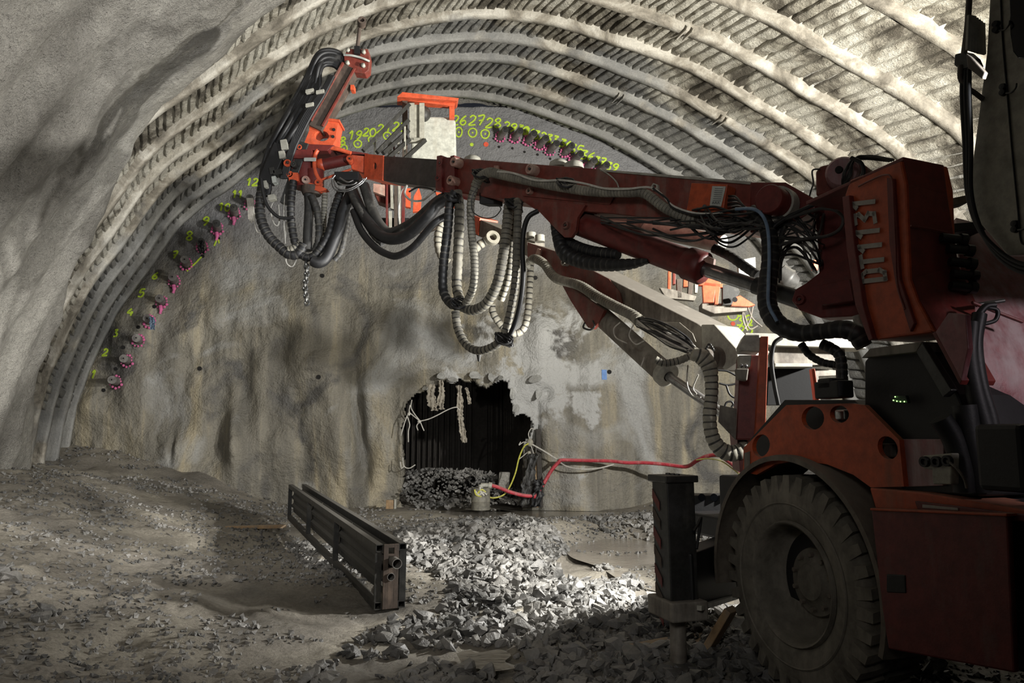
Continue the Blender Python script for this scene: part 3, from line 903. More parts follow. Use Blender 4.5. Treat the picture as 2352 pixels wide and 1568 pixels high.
# flakes of broken sprayed concrete along the upper edge of the hole
for i, (cx, cy, w, h, a) in enumerate(((1040, 872, 22, 14, .1), (1092, 862, 26, 20, -.2), (1128, 868, 14, 22, .1), (1176, 905, 12, 30, .0), (1184, 938, 16, 22, .3), (1226, 872, 34, 20, .6), (1012, 862, 18, 16, -.3), (975, 890, 16, 12, .5), (1236, 905, 14, 26, -.3), (1150, 868, 14, 12, .4))):
    r = random.Random(40 + i); c = W(cx, cy, 15.6); c.y = float(face_y(c.x, c.z)) - .05; k = 15.5 / FPX / 2
    pts = []
    for j in range(9):
        t = 2 * math.pi * j / 9; q = .75 + .45 * r.random()
        u, v = w * k * q * math.cos(t), h * k * q * math.sin(t)
        pts.append(c + Vector((u * math.cos(a) - v * math.sin(a), -.10 + .12 * (v / (h * k)) + .03 * r.random(), u * math.sin(a) + v * math.cos(a))))
    MB().prism(pts, Vector((.02, .10, .0))).build('plaster_flake', M['flake'], wall_back)
# jambs: old timber at the right of the hole
jt = empty('jamb_timbers', W(1235, 1160, 15.3), 'old upright jamb timbers and torn sheeting at the right edge of the adit', 'timber')
for x0, x1, y0, y1, w in ((1236, 1242, 985, 1165, .10), (1221, 1226, 1010, 1165, .09), (1208, 1206, 1075, 1165, .14), (1229, 1233, 1040, 1165, .07)):
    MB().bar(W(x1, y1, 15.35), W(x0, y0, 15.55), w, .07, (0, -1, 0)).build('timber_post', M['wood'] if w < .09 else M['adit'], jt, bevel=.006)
rag('torn_sheet', [(1226, 1040), (1218, 1080), (1212, 1120), (1206, 1160)], .24, M['rubberdust'], parent=jt, seed=31, Y=15.2)
rag('torn_sheet', [(1238, 1100), (1235, 1130), (1230, 1163)], .22, M['rubber'], parent=jt, seed=32, Y=15.1)
for (x, h, lab) in ((896, 20, 'short square timber stump at the left foot of the adit'), (908, 22, 'thin upright board next to the timber stump')):
    p = W(x, 1168, 15.1)
    tag(MB().box(p + Vector((0, 0, pxr(h, 15) / 2)), (.075 if h == 20 else .02, 0, 0), (0, .07, 0), (0, 0, pxr(h, 15) / 2)).build('timber_stump', M['palesteel'] if h == 22 else M['wood'], bevel=.01), lab, 'timber')

# ---------------------------------------------------------------- lattice form lying in front
N0 = W(868, 1400, 6.4); F0 = W(665, 1192, 11.7)
ev = (F0 - N0).normalized(); BL = (F0 - N0).length
lv = Vector((-ev.y, ev.x, 0)).normalized()           # towards the left
uv = ev.cross(lv).normalized(); uv = uv if uv.z > 0 else -uv
fg = empty('steel_form', N0, 'long rusty steel form with corrugated side panels lying on the gravel', 'steel form')
HB, WB = .53, .20
def FP(a, b, c): return N0 + ev * a - lv * b + uv * c       # along, to the right, up
sq = .028
for k, (b, c) in enumerate(((0, .03), (WB, .03), (0, HB - .03), (WB, HB - .03))):
    # hollow square tube: four walls
    mb = MB()
    for (db, dc, w, h) in ((0, sq, sq, .004), (0, -sq, sq, .004), (sq, 0, .004, sq), (-sq, 0, .004, sq)):
        mb.box(FP(BL / 2, b + db, c + dc), ev * (BL / 2), lv * w, uv * h)
    mb.build('chord_tube', M['steel'], fg)
for k in range(4):
    a = BL * k / 3 if k else .02
    MB().box(FP(a, -.005, HB / 2), ev * (.02 if k in (1, 2) else .012), lv * .028, uv * (HB / 2 - .05)).build('side_post', M['steel'], fg)
    MB().box(FP(a, WB + .005, HB / 2), ev * .02, lv * .028, uv * (HB / 2 - .05)).build('side_post', M['steel'], fg)
for k in range(3):
    a0, a1 = BL * k / 3 + .03, BL * (k + 1) / 3 - .03
    for side in (0, 1):
        prf = []
        z = .12
        while z < HB - .06:
            prf += [(.045, z), (.045, z + .05), (.018, z + .075), (.018, z + .105)]; z += .13
        V = []
        for a in (a0, a1):
            for q, z in prf: V.append(FP(a, (q if side == 0 else WB - q), min(z, HB - .05)))
        n = len(prf)
        o = MB().add(V, [(i, i + 1, i + 1 + n, i + n) for i in range(n - 1)]).build('corrugated_panel', M['steel'], fg)
        s = o.modifiers.new('thickness', 'SOLIDIFY'); s.thickness = .005
    MB().box(FP((a0 + a1) / 2, WB / 2, .045), ev * .02, lv * (WB / 2), uv * .012).build('cross_bar', M['steel'], fg)
    MB().box(FP((a0 + a1) / 2, 0, .1), ev * .035, lv * .01, uv * .015).build('clip', M['palesteel'], fg)
# end plate with slots
mb = MB()
for b0_, b1_, c0_, c1_ in ((.035, .075, .0, HB), (.125, .165, .0, HB), (.075, .125, .0, .235), (.075, .125, .285, .335), (.075, .125, .43, .45), (.075, .125, .50, .53)):
    mb.box(FP(.0, (b0_ + b1_) / 2, (c0_ + c1_) / 2), ev * .008, lv * ((b1_ - b0_) / 2), uv * ((c1_ - c0_) / 2))
mb.build('end_plate', M['rust'], fg, bevel=.002)
MB().box(FP(BL / 2, WB / 2, HB - .10), ev * (BL / 2 - .1), lv * .045, uv * .006).build('top_web', M['steel'], fg)
tag(MB().lathe(FP(-.11, .125, .385), ev, [(.036, 0), (.042, 0), (.042, 1.2), (.036, 1.2), (.036, 0)], 20).build('steel_pipe', M['canopy'], smooth=True), 'upper steel pipe poking furthest from the end of the form', 'pipe', 'pipes stuck in the steel form')
tag(MB().lathe(FP(-.02, .100, .262), ev, [(.028, 0), (.033, 0), (.033, 1.2), (.028, 1.2), (.028, 0)], 20).build('steel_pipe', M['canopy'], smooth=True), 'lower steel pipe almost flush with the end of the form', 'pipe', 'pipes stuck in the steel form')
p0, p1 = G(515, 1212, .16), G(655, 1208, .12)
tag(MB().bar(p0, p1, .12, .05).build('timber_sleeper', M['wood'], bevel=.008), 'muddy board lying on the ground left of the steel form', 'board')
p0, p1 = G(770, 1308, .06), G(805, 1325, .04)
tag(MB().bar(p0 + Vector((0, 0, .04)), p1 + Vector((0, 0, .03)), .08, .07).build('timber_block', M['wood'], bevel=.006), 'short timber block under the steel form', 'board')
# ---------------------------------------------------------------- the drilling rig
HU = Vector((-.306, .952, 0)); HN = Vector((-.952, -.306, 0)); UP = Vector((0, 0, 1))
WC = W(1815, 1340, 4.4)
class Pl:
    """a vertical plane: point, normal towards the camera; px coordinates land on it"""
    def __init__(s, P, Nn, off=0): s.N = Vector(Nn).normalized(); s.P = Vector(P) + s.N * off
    def __call__(s, px, py, off=0): return plane_px(px, py, s.P + s.N * off, s.N)
    def o(s, off): return Pl(s.P, s.N, off)
SPL = Pl(WC, HN)
def between(a, b):
    d = Vector((b.x - a.x, b.y - a.y, 0)).normalized()
    n = Vector((d.y, -d.x, 0))
    if n.y > 0: n = -n
    return Pl(a, n)
NB = between(W(1000, 400, 7.2), W(1760, 455, 4.8))
FB = between(W(1130, 515, 9.5), W(1700, 790, 6.0))
HD = Pl((0, 8.15, 0), (0, -1, 0))
RR = Pl((0, 0, 0), -HU); RR.P = SPL(2080, 600)          # rear-facing plane through the turret edge
rig = empty('drilling_rig', (WC.x + 1, WC.y, 0), 'large red drilling rig with booms reaching across the heading', 'drilling rig')

def plate(name, pl, poly, th, mat, parent=None, off=0, holes=None, bevel=.004, label=None):
    parent = parent or rig
    if not holes:
        P = [pl(x, y, off) for x, y in poly]
        o = MB().prism(P, -pl.N * th).build(name, mat, parent, bevel=bevel, label=label)
        return o
    cu = bpy.data.curves.new('tmp', 'CURVE'); cu.dimensions = '2D'; cu.fill_mode = 'BOTH'; cu.extrude = th / 2
    e1 = UP.cross(pl.N).normalized(); o0 = pl(*poly[0], off)
    def add(pts):
        sp = cu.splines.new('POLY'); sp.points.add(len(pts) - 1); sp.use_cyclic_u = True
        for q, p in zip(sp.points, pts):
            d = p - o0; q.co = (d.dot(e1), d.z, 0, 1)
    add([pl(x, y, off) for x, y in poly])
    for cx, cy, rx, ry, rot in holes:
        add([pl(cx + rx * math.cos(t) * math.cos(rot) - ry * math.sin(t) * math.sin(rot), cy + rx * math.cos(t) * math.sin(rot) + ry * math.sin(t) * math.cos(rot), off) for t in np.linspace(0, 2 * math.pi, 21)[:-1]])
    to = bpy.data.objects.new('tmp', cu)
    me = bpy.data.meshes.new_from_object(to)
    V = [o0 + e1 * v.co.x + UP * v.co.y + pl.N * (v.co.z - th / 2) for v in me.vertices]
    F = [tuple(p.vertices) for p in me.polygons]
    bpy.data.objects.remove(to); bpy.data.curves.remove(cu); bpy.data.meshes.remove(me)
    return MB().add(V, F).build(name, mat, parent, label=label)
def pin(pl, px, py, rpx, l0, l1, mat, parent, name='pin_cap', ring=True):
    c = pl(px, py); r = rpx * c.y / FPX * 1.02
    mb = MB().lathe(c, pl.N, [(0, l0), (r, l0), (r, l1 - .006), (r * .93, l1), (r * .62, l1), (r * .60, l1 - .012), (0, l1 - .012)], 22)
    o = mb.build(name, mat, parent, True)
    if ring: MB().cyl(c + pl.N * (l1 - .012), c + pl.N * (l1 + .004), r * .26, seg=10).build('pin_bolt', M['steel'], parent, True)
    return o
def hose(name, pl, pts, rpx, mat, parent=None, wrap=0, seg=10, n=7, depth=.12, rads=None):
    """pts: (px, py[, off]) on the plane pl (towards the camera by off), or pl a depth in metres"""
    P = []
    for p in pts:
        o = p[2] if len(p) > 2 else 0
        P.append(pl(p[0], p[1], o) if isinstance(pl, Pl) else W(p[0], p[1], pl - o))
    P = catmull(P, n)
    R = [rpx * p.y / FPX for p in P]
    if rads:
        m = len(rads) - 1
        R = [np.interp(i / (len(P) - 1) * m, range(m + 1), rads) * p.y / FPX for i, p in enumerate(P)]
    my = sum(p.y for p in P) / len(P)
    return MB().tube(P, R, seg, wrap=wrap * my / FPX, depth=depth).build(name, mat, parent or rig, True)

# ---- near boom
boom = plate('boom', NB, [(1046, 362), (1378, 388), (1728, 419), (1728, 530), (1560, 508), (1400, 490), (1260, 478), (1190, 462), (1041, 442)], .34, M['red'], bevel=.012)
plate('telescopic_tube', NB, [(855, 356), (1008, 366), (1008, 432), (853, 411)], .25, M['steel'], boom, -.045, bevel=.008)
plate('tube_sleeve', NB, [(838, 353), (880, 357), (878, 414), (836, 409)], .27, M['orange'], boom, -.03, holes=[(861, 381, 4, 8, 0)])
for x, w, m in ((1003, 10, 'darkred'), (1034, 9, 'darkred')):
    plate('clamp_flange', NB, [(x, 358), (x + w, 356), (x + w + 2, 442), (x - 3, 436)], .44, M[m], boom, .045, bevel=.004)
plate('clamp_plate', NB, [(1012, 362), (1034, 361), (1034, 440), (1009, 436)], .40, M['darkred'], boom, .02)
for x, y in ((1018, 377), (1013, 411)): pin(NB, x, y, 8, .02, .05, M['darkred'], boom)
for x, y, r, l in ((1058, 377, 11, .10), (1050, 419, 11, .10), (1233, 394, 12.5, .10), (1222, 441, 8, .05)):
    pin(NB, x, y, r, 0, l, M['boss'], boom)
for x, y in ((1085, 366), (1283, 376), (1318, 379)):
    c = NB(x, y, -.15)
    MB().lathe(c + UP * -.04, UP, [(0, .07), (.05, .07), (.08, .05), (.09, 0)], 16).build('grease_cap', M['palesteel'], boom, True)
plate('side_stiffener', NB, [(1182, 399), (1212, 376), (1378, 388), (1412, 410), (1422, 432), (1400, 470), (1200, 450)], .012, M['red'], boom, .012)
hose('weld_edge', NB, [(1378, 388, .02), (1400, 402, .02), (1416, 418, .02), (1422, 434, .02)], 1.8, M['palesteel'], boom)
for off in (.03, -.33):
    plate('cylinder_bracket', NB, [(1190, 455), (1345, 470), (1326, 500), (1322, 530), (1312, 545), (1296, 545), (1278, 528), (1240, 488)], .035, M['red'], boom, off)
pin(NB.o(.03), 1303, 518, 9, 0, .03, M['red'], boom)
plate('top_flange', NB, [(1378, 388), (1728, 417), (1728, 424), (1378, 393)], .36, M['palesteel'], boom, .015)
plate('lifting_lug', NB, [(1495, 428), (1500, 420), (1511, 424), (1512, 438), (1497, 436)], .02, M['palesteel'], boom, .03, holes=[(1503, 428, 4, 4, 0)])
for x, y in ((1140, 380), ):
    plate('hose_lug', NB, [(x - 6, y), (x + 4, y), (x + 4, y + 22), (x - 6, y + 22)], .02, M['boss'], boom, .03)
plate('boom_foot', NB, [(1722, 418), (1803, 418), (1872, 457), (1872, 480), (1810, 520), (1722, 535)], .30, M['darkred'], boom, .03, bevel=.01)
c = NB(1806, 477); 
MB().lathe(c, NB.N, [(0, .26), (.088, .26), (.095, .25), (.095, .0), (.12, -.0), (.12, -.2)], 28).build('foot_pin', M['darkred'], boom, True)
MB().lathe(c, NB.N, [(.097, .05), (.112, .05), (.112, .14), (.097, .14), (.097, .05)], 28).build('pin_washer', M['palesteel'], boom, True)
hose('lock_chain', NB, [(1752, 482, .2), (1754, 465, .2), (1766, 448, .2), (1780, 442, .2), (1798, 446, .2)], 3.4, M['steel'], boom, wrap=6, depth=.4)
bx = plate('valve_box', NB, [(1588, 420), (1671, 423), (1660, 489), (1576, 486)], .12, M['bodyorange'], boom, .14)
plate('box_label', NB, [(1636, 427), (1667, 428), (1656, 474), (1630, 472)], .004, M['sticker'], bx, .146, bevel=0)
for k in range(7):
    y = 432 + k * 4.6
    plate('label_line', NB, [(1642 - k * .8, y), (1660 - k * .8, y + .6), (1660 - k * .8, y + 1.9), (1642 - k * .8, y + 1.3)], .002, M['ink'], bx, .149, bevel=0)
for k in range(3):
    hose('label_print', NB, [(1636 + k * 6, 468, .149), (1638 + k * 6, 463, .149), (1640 + k * 6, 468, .149)], .8, M['ink'], bx, seg=5, n=3)
MB().cyl(NB(1618, 474, .14), NB(1618, 474, .16), .014, seg=12).build('box_lock', M['steel'], bx)

# ---- lift cylinder
a, b_ = NB(1330, 512, -.12), NB(1612, 616, -.10)
cyl = MB().cyl(a, b_, .105, seg=32).build('lift_cylinder', M['darkred'], rig, True)
d = (b_ - a).normalized()
MB().lathe(b_ - d * .12, d, [(.105, -.02), (.122, 0), (.122, .13), (.10, .15), (.055, .15)], 32).build('cylinder_collar', M['darkred'], cyl, True)
MB().cyl(b_, NB(1750, 662, -.10), .052, seg=28).build('piston_rod', M['chrome'], cyl, True)
MB().cyl(NB(1735, 655, -.10), NB(1840, 690, -.10), .06, seg=20).build('rod_eye', M['steel'], cyl, True)
plate('cylinder_lug', NB, [(1614, 594), (1626, 588), (1640, 594), (1638, 608), (1620, 602)], .03, M['boss'], cyl, .02)
# upper pale hydraulic cylinder behind
a, b2 = NB(1375, 500, -.5), NB(1660, 560, -.5)
c2 = MB().cyl(a, b2, .07, seg=24).build('swing_cylinder', M['palesteel'], rig, True)
MB().cyl(NB(1462, 510, -.5), NB(1485, 523, -.5), .078, seg=24).build('cylinder_band', M['greyboom'], c2, True)

# ---- drill head at the end of the near boom
orange = M['orange']
fork = plate('wrist_fork', HD, [(806, 352), (846, 353), (841, 398), (806, 388)], .24, orange, bevel=.012)
hose('guard_loop', HD, [(806, 352, .05), (770, 341, .05), (740, 339, .05), (726, 350, .06), (722, 375, .06), (726, 400, .06), (738, 420, .05)], 5.2, orange, fork)
hose('guard_loop', HD, [(806, 389, .03), (780, 398, .03), (755, 407, .03), (735, 414, .03)], 3, orange, fork)
MB().cyl(HD(733, 380, -.05), HD(806, 364, -.05), .068, seg=24).build('swivel_cylinder', M['darkred'], fork, True)
MB().lathe(HD(732, 380, -.05), (HD(806, 364) - HD(733, 380)).normalized(), [(0, -.02), (.05, -.02), (.074, 0), (.074, .05), (.068, .06)], 24).build('cylinder_head', orange, fork, True)
pin(HD, 807, 371, 8, -.02, .10, orange, fork)
plate('fork_cheek', HD, [(770, 341), (846, 352), (846, 360), (806, 356), (770, 348)], .24, M['darkred'], fork)
rot = MB()
rot.cyl(HD(672, 345, .02), HD(672, 392, .02), .075, seg=20).cyl(HD(700, 352, -.05), HD(700, 432, -.05), .12, seg=24).cyl(HD(724, 392, -.02), HD(724, 436, -.02), .10, seg=22)
rot.box(HD(690, 362), (.16, 0, .0), (0, .12, 0), (0, 0, .05))
ro = rot.build('rotator_body', M['darkred'], rig, True)
for x, y, r, l, m in ((667, 355, 8, .12, 'steel'), (668, 384, 9, .14, 'orange'), (683, 388, 7, .16, 'steel'), (672, 408, 8, .12, 'orange'), (708, 420, 9, .12, 'boss'), (693, 345, 6, .1, 'orange'), (735, 425, 8, .1, 'orange'), (712, 362, 7, .1, 'palesteel')):
    pin(HD, x, y, r, 0, l, M[m], ro, 'joint_cap', ring=r > 6)
MB().box(HD(712, 366, .12), (.07, 0, 0), (0, .01, 0), (0, 0, .022)).build('white_valve', M['sticker'], ro, bevel=.01)
plate('joint_plate', HD, [(660, 395), (684, 396), (686, 415), (664, 417)], .12, orange, ro, .12)
plate('joint_plate', HD, [(700, 416), (730, 424), (752, 434), (735, 440), (700, 430)], .1, orange, ro, .08)
MB().lathe(HD(716, 440, -.02), UP, [(.0, -.04), (.10, -.04), (.12, 0), (.12, .05)], 24).build('slew_ring', M['rust'], ro, True)
br = plate('feed_bracket', HD, [(711, 268), (778, 276), (772, 305), (772, 318), (764, 334), (698, 330), (710, 300)], .22, orange, off=.05, holes=[(739, 312, 17, 12, .1)], bevel=.0)
plate('bracket_lip', HD, [(708, 266), (780, 274), (780, 280), (708, 272)], .26, orange, br, .07)
for x, y in ((767, 298), (765, 314)): dotp = HD(x, y, .055); MB().cyl(dotp, dotp + Vector((0, -.01, 0)), .018, seg=12).build('bolt_hole', M['hole'], br)
plate('bracket_foot', HD, [(690, 330), (768, 333), (752, 346), (682, 343)], .3, M['darkred'], br, .08)
a, b_ = HD(742, 275), HD(806, 160)
dv = (b_ - a).normalized()
fbm_ = MB().bar(a - dv * .15, b_, .17, .17, (0, -1, 0)).build('feed_column', M['rust'], rig, bevel=.008)
sd = dv.cross(Vector((0, -1, 0))).normalized()
for k in (-1, 1):
    MB().bar(a - dv * .1 + sd * .075 * k + Vector((0, -.1, 0)), b_ + sd * .075 * k + Vector((0, -.1, 0)), .025, .03, (0, -1, 0)).build('feed_rail', M['red'], fbm_, bevel=.003)
ep = plate('end_plate', HD, [(790, 128), (800, 112), (845, 112), (849, 128), (847, 160), (838, 168), (798, 164), (791, 150)], .14, M['red'], fbm_, .08, bevel=.006)
for x, y in ((800, 117), (836, 121), (799, 146), (835, 152)):
    c = HD(x, y, .08); MB().cyl(c, c + Vector((0, -.035, 0)), .026, seg=6).build('flange_bolt', M['palesteel'], fbm_, True)
hose('hoop', HD, [(790, 126, .1), (806, 127, .12), (824, 131, .12), (838, 136, .12), (849, 141, .1)], 2.7, M['sticker'], fbm_)
MB().box(HD(821, 117, .1), (.032, 0, 0), (0, .03, 0), (0, 0, .045)).build('rod_socket', M['black'], fbm_)
MB().cyl(HD(821, 108, .1), HD(826, 66, .1), .022, seg=12).build('drill_rod', M['rust'], fbm_, True)
MB().lathe(HD(831, 52, .12), (.25, -.95, .1), [(.026, -.05), (.047, -.05), (.05, 0), (.047, .05), (.026, .05), (.026, -.05)], 20).build('rod_eye', M['rust'], fbm_, True)
for x, y in ((811, 205), ):
    MB().box(HD(x, y), (.02, 0, 0), (0, .05, 0), (0, 0, .03)).build('stop_lug', orange, fbm_)
# slim dark feed beam running down left of the rotator, and its fittings
MB().bar(HD(655, 470, .0), HD(702, 330, .05), .10, .10, (0, -1, 0)).build('guide_beam', M['steel'], rig, bevel=.006)
MB().bar(HD(612, 420, .1), HD(648, 335, .1), .16, .10, (0, -1, 0)).build('guide_beam', M['black'], rig, bevel=.006)
for x, y, w, h, m in ((655, 335, 8, 12, 'palesteel'), (650, 358, 7, 9, 'palesteel'), (640, 398, 10, 6, 'steel'), (632, 415, 5, 8, 'sticker'), (612, 425, 4, 8, 'palesteel'), (626, 455, 8, 6, 'palesteel'), (628, 395, 6, 8, 'steel')):
    k = 8.1 / FPX
    MB().box(HD(x, y, .12), (w * k, 0, .2 * w * k), (0, .05, 0), (-.2 * h * k, 0, h * k)).build('hydraulic_fitting', M[m], rig, bevel=.005)
# hose fan from the head down the left side
for k in range(13):
    f = k / 12
    rk = random.Random(k)
    pts = [(795 - 3 * f, 150 + 26 * f, .0), (780 - 10 * f, 122 + 30 * f, .04), (750 - 4 * f, 115 + 34 * f, .05 + .05 * rk.random()), (727 + 8 * f, 128 + 38 * f, .05 + .08 * rk.random()), (704 + 28 * f, 176 + 30 * f, .08), (674 + 34 * f, 232 + 22 * f, .08),
           (642 + 34 * f, 290 + 14 * f, .08 + .1 * rk.random()), (616 + 30 * f, 342 + 6 * f, .08), (601 + 24 * f, 400, .08), (597 + 20 * f, 458 - 12 * f, .08)]
    hose('head_hose', HD, pts, 5.6, M['rubber'], seg=8)
for k in range(5):
    f = k / 4
    hose('head_hose', HD, [(760 + 6 * f, 175, .15), (735 + 6 * f, 215 + 8 * f, .18), (705 + 10 * f, 255 + 10 * f, .18), (680 + 14 * f, 300 + 6 * f, .15), (664 + 12 * f, 345, .12), (645 + 14 * f, 410, .1)], 4.2, M['rubber'], seg=8)
for x, y in ((712, 210), (736, 212), (712, 242)):
    MB().box(HD(x, y, .2), (.045, 0, .01), (0, .03, 0), (0, 0, .018)).build('hose_coupling', M['palesteel'], rig, bevel=.004)

# ---- hoses hanging left
H = lambda n_, pts, r, m, wr=0, pl=HD, **k: hose(n_, pl, pts, r, M[m], wrap=wr, **k)
H('hanging_hose', [(674, 415, .1), (668, 470, .1), (671, 524, .1), (683, 572, .1), (704, 592, .1), (728, 581, .1), (755, 536, .1), (767, 485, .05), (782, 440, 0)], 9.5, 'rubber', 13)
H('hanging_hose', [(708, 440, 0), (710, 476, 0), (707, 530, .05), (706, 575, .08)], 11, 'rubberdust')
H('hanging_hose', [(716, 450, .05), (727, 480, .05), (733, 520, .05), (731, 556, .05), (722, 578, .05)], 9, 'rubberdust', 15)
H('hanging_hose', [(718, 598, .12), (732, 603, .12), (752, 588, .1), (776, 530, .08), (788, 485, .05), (808, 440, 0)], 13.5, 'rubber')
H('hanging_hose', [(768, 598, .05), (782, 580, .05), (792, 545, .05), (800, 500, .02), (806, 455, 0)], 7, 'rubberdust', 11)
H('hanging_hose', [(604, 420, .1), (598, 460, .1), (599, 500, .1), (616, 540, .1), (644, 569, .1), (664, 584, .1), (686, 582, .1), (698, 560, .1)], 12, 'rubber', 13)
H('hanging_hose', [(600, 410, .2), (604, 440, .2), (614, 472, .2), (636, 496, .2), (656, 501, .2), (674, 499, .2)], 4, 'rubber')
H('hanging_hose', [(746, 444, 0), (745, 470, 0), (743, 510, -.05), (744, 540, -.05)], 7, 'wrap', 7)
H('hanging_hose', [(663, 575, .1), (676, 571, .1), (690, 560, .08)], 11, 'wrap', 7)
for pts in ([(655, 588), (660, 606), (672, 612), (680, 598), (684, 586)], [(630, 460), (622, 480), (628, 510), (638, 518), (642, 500), (640, 470)], [(590, 480), (584, 500), (590, 530), (600, 534), (602, 520)], [(655, 440), (652, 500), (656, 560)], [(664, 455), (658, 520), (655, 555)]):
    H('loose_wire', [(x, y, .05) for x, y in pts], 1.6, 'whitewire')
for k in range(5):
    H('rag_strand', [(568 + k * 3, 455, -.2), (570 + k * 3, 480, -.2), (571 + k * 3.4, 512 - abs(k - 2) * 4, -.2)], 1.6, 'whitewire')
for x, y in ((703, 592),):     # chain under the loop
    for k in range(12):
        c = HD(x + 2 * math.sin(k * .7), y + 12 + k * 8.3, .1)
        ax_ = Vector((1, 0, 0)) if k % 2 else Vector((0, 1, 0))
        pts = [c + UP * (.030 * math.sin(t)) + ax_ * (.024 * math.cos(t)) for t in np.linspace(0, 2 * math.pi, 9)]
        MB().tube(pts, .012, 6).build('chain_link', M['steel'], rig, True)
for pts in ([(770, 402), (762, 415), (768, 434), (790, 440), (812, 434), (832, 420), (842, 408)], [(766, 412), (772, 430), (792, 436), (815, 428), (838, 410)], [(775, 418), (790, 425), (810, 424), (820, 418)], [(780, 408), (798, 418), (812, 414)]):
    H('cable_coil', [(x, y, .22) for x, y in pts], 1.8, 'chrome')
MB().box(HD(800, 410, 0), (.14, 0, 0), (0, .1, 0), (0, 0, .05)).build('coupling_block', M['black'], rig, bevel=.01)
# middle swoops between head and boom end
md = between(HD(806, 440), NB(1010, 464))
H('swoop_hose', [(806, 431, .0), (830, 485, .05), (860, 528, .1), (892, 548, .1), (935, 540, .1), (980, 500, .1), (1004, 470, .05), (1030, 455, 0)], 14, 'rubber', 0, md)
H('swoop_hose', [(836, 425, .0), (854, 480, .0), (876, 520, .0), (900, 534, .0), (950, 509, .0), (1000, 465, .0), (1022, 452, 0)], 12, 'rubberdust', 0, md)
H('swoop_hose', [(812, 485, .1), (830, 530, .15), (860, 566, .15), (890, 584, .15), (914, 587, .15), (950, 566, .15), (995, 515, .15), (1028, 494, .05)], 8.5, 'rubber', 0, md)
H('swoop_hose', [(805, 440, .1), (815, 462, .1), (836, 500, .1), (858, 540, .1), (880, 560, .1)], 8, 'rubberdust', 16, md)
H('loose_wire', [(935, 425, 0), (930, 445, 0), (945, 460, 0), (970, 460, 0), (990, 445, 0), (1002, 436, 0)], 2.6, 'whitewire', 0, md)
H('loose_wire', [(940, 440, 0), (960, 430, 0), (985, 432, 0), (1000, 440, 0)], 2.2, 'rubber', 0, md)
H('loose_wire', [(918, 530, 0), (916, 480, 0), (922, 440, 0), (935, 425, 0)], 1.4, 'whitewire', 0, md)
# right cluster of big U loops
for pts, r, m, wr in (
        ([(1046, 440, .1), (1034, 462, .12), (1028, 530, .12), (1019, 605, .12), (1018, 665, .12), (1034, 696, .12), (1056, 704, .12)], 11, 'rubber', 15),
        ([(1050, 440, .05), (1055, 475, .05), (1054, 530, .05), (1051, 605, .05), (1049, 655, .05), (1056, 692, .08)], 12, 'wrap', 17),
        ([(1123, 396, .12), (1102, 410, .14), (1088, 438, .16), (1081, 470, .16), (1083, 530, .16), (1090, 605, .16), (1086, 660, .16), (1070, 698, .12)], 9.5, 'wrap', 9),
        ([(1172, 462, .05), (1168, 480, .05), (1163, 530, .08), (1155, 590, .1), (1142, 650, .1), (1118, 695, .1), (1088, 712, .1), (1062, 704, .1)], 12.5, 'wrap', 12),
        ([(1188, 462, .1), (1190, 480, .15), (1187, 560, .15), (1183, 650, .15), (1170, 725, .15), (1154, 775, .15), (1130, 797, .15), (1098, 805, .15), (1070, 790, .15), (1052, 755, .15), (1046, 715, .15)], 10, 'wrap', 13),
        ([(1236, 484, .1), (1214, 498, .15), (1203, 530, .15), (1200, 580, .15), (1202, 630, .15), (1196, 690, .15), (1182, 745, .15), (1163, 785, .15)], 6.2, 'rubber', 0),
        ([(1176, 470, -.1), (1177, 520, -.1), (1174, 580, -.1), (1166, 640, -.1), (1150, 690, -.1)], 9, 'wrapbright', 13)):
    hose('hanging_hose', NB, pts, r, M[m], wrap=wr)
hose('hanging_hose', 8.6, [(1219, 600), (1217, 650), (1213, 710), (1204, 752), (1183, 766), (1156, 752), (1134, 722), (1130, 700)], 8.5, M['wrapbright'], wrap=13)
hose('hanging_hose', 8.6, [(1022, 500), (1008, 530), (1006, 560), (1014, 588), (1030, 602)], 9.5, M['wrapbright'], wrap=13)
hose('hanging_hose', 8.8, [(1092, 570), (1108, 558), (1124, 550)], 11, M['wrapbright'], wrap=13)
MB().lathe(W(1131, 547, 8.75), (.3, -.95, .2), [(.045, -.03), (.085, -.03), (.09, 0), (.085, .04), (.045, .04), (.045, -.03)], 20).build('hose_end_ring', M['wrapbright'], rig, True)
hose('hanging_wire', NB, [(1096, 430, .2), (1084, 455, .22), (1086, 485, .22), (1110, 500, .2), (1135, 498, .2), (1150, 482, .2), (1148, 474, .2)], 1.3, M['steel'])
for c in (NB(1054, 698, .12), NB(1104, 402, .14), NB(1158, 779, .17), NB(1300, 424, .14), NB(1040, 455, .1), NB(1180, 470, .12)):
    V = MB(); r_ = random.Random(int(c.x * 100))
    for k in range(5):
        V.tube([c + Vector((.075 * math.cos(t + k), .02 * k - .05 + .06 * math.sin(t), .06 * math.sin(t + k * .4))) for t in np.linspace(0, 2 * math.pi, 9)], .010, 5)
    V.build('cable_tie_bundle', M['rubber'], rig, True)
MB().cyl(NB(1100, 812, .12), NB(1100, 830, .12), .025, .01).build('drip_cone', M['rubberdust'], rig)
MB().box(NB(1128, 458, -.1), NB.N * .06, Vector((.07, 0, 0)), (0, 0, .06)).build('lamp_housing', M['black'], rig, bevel=.01)

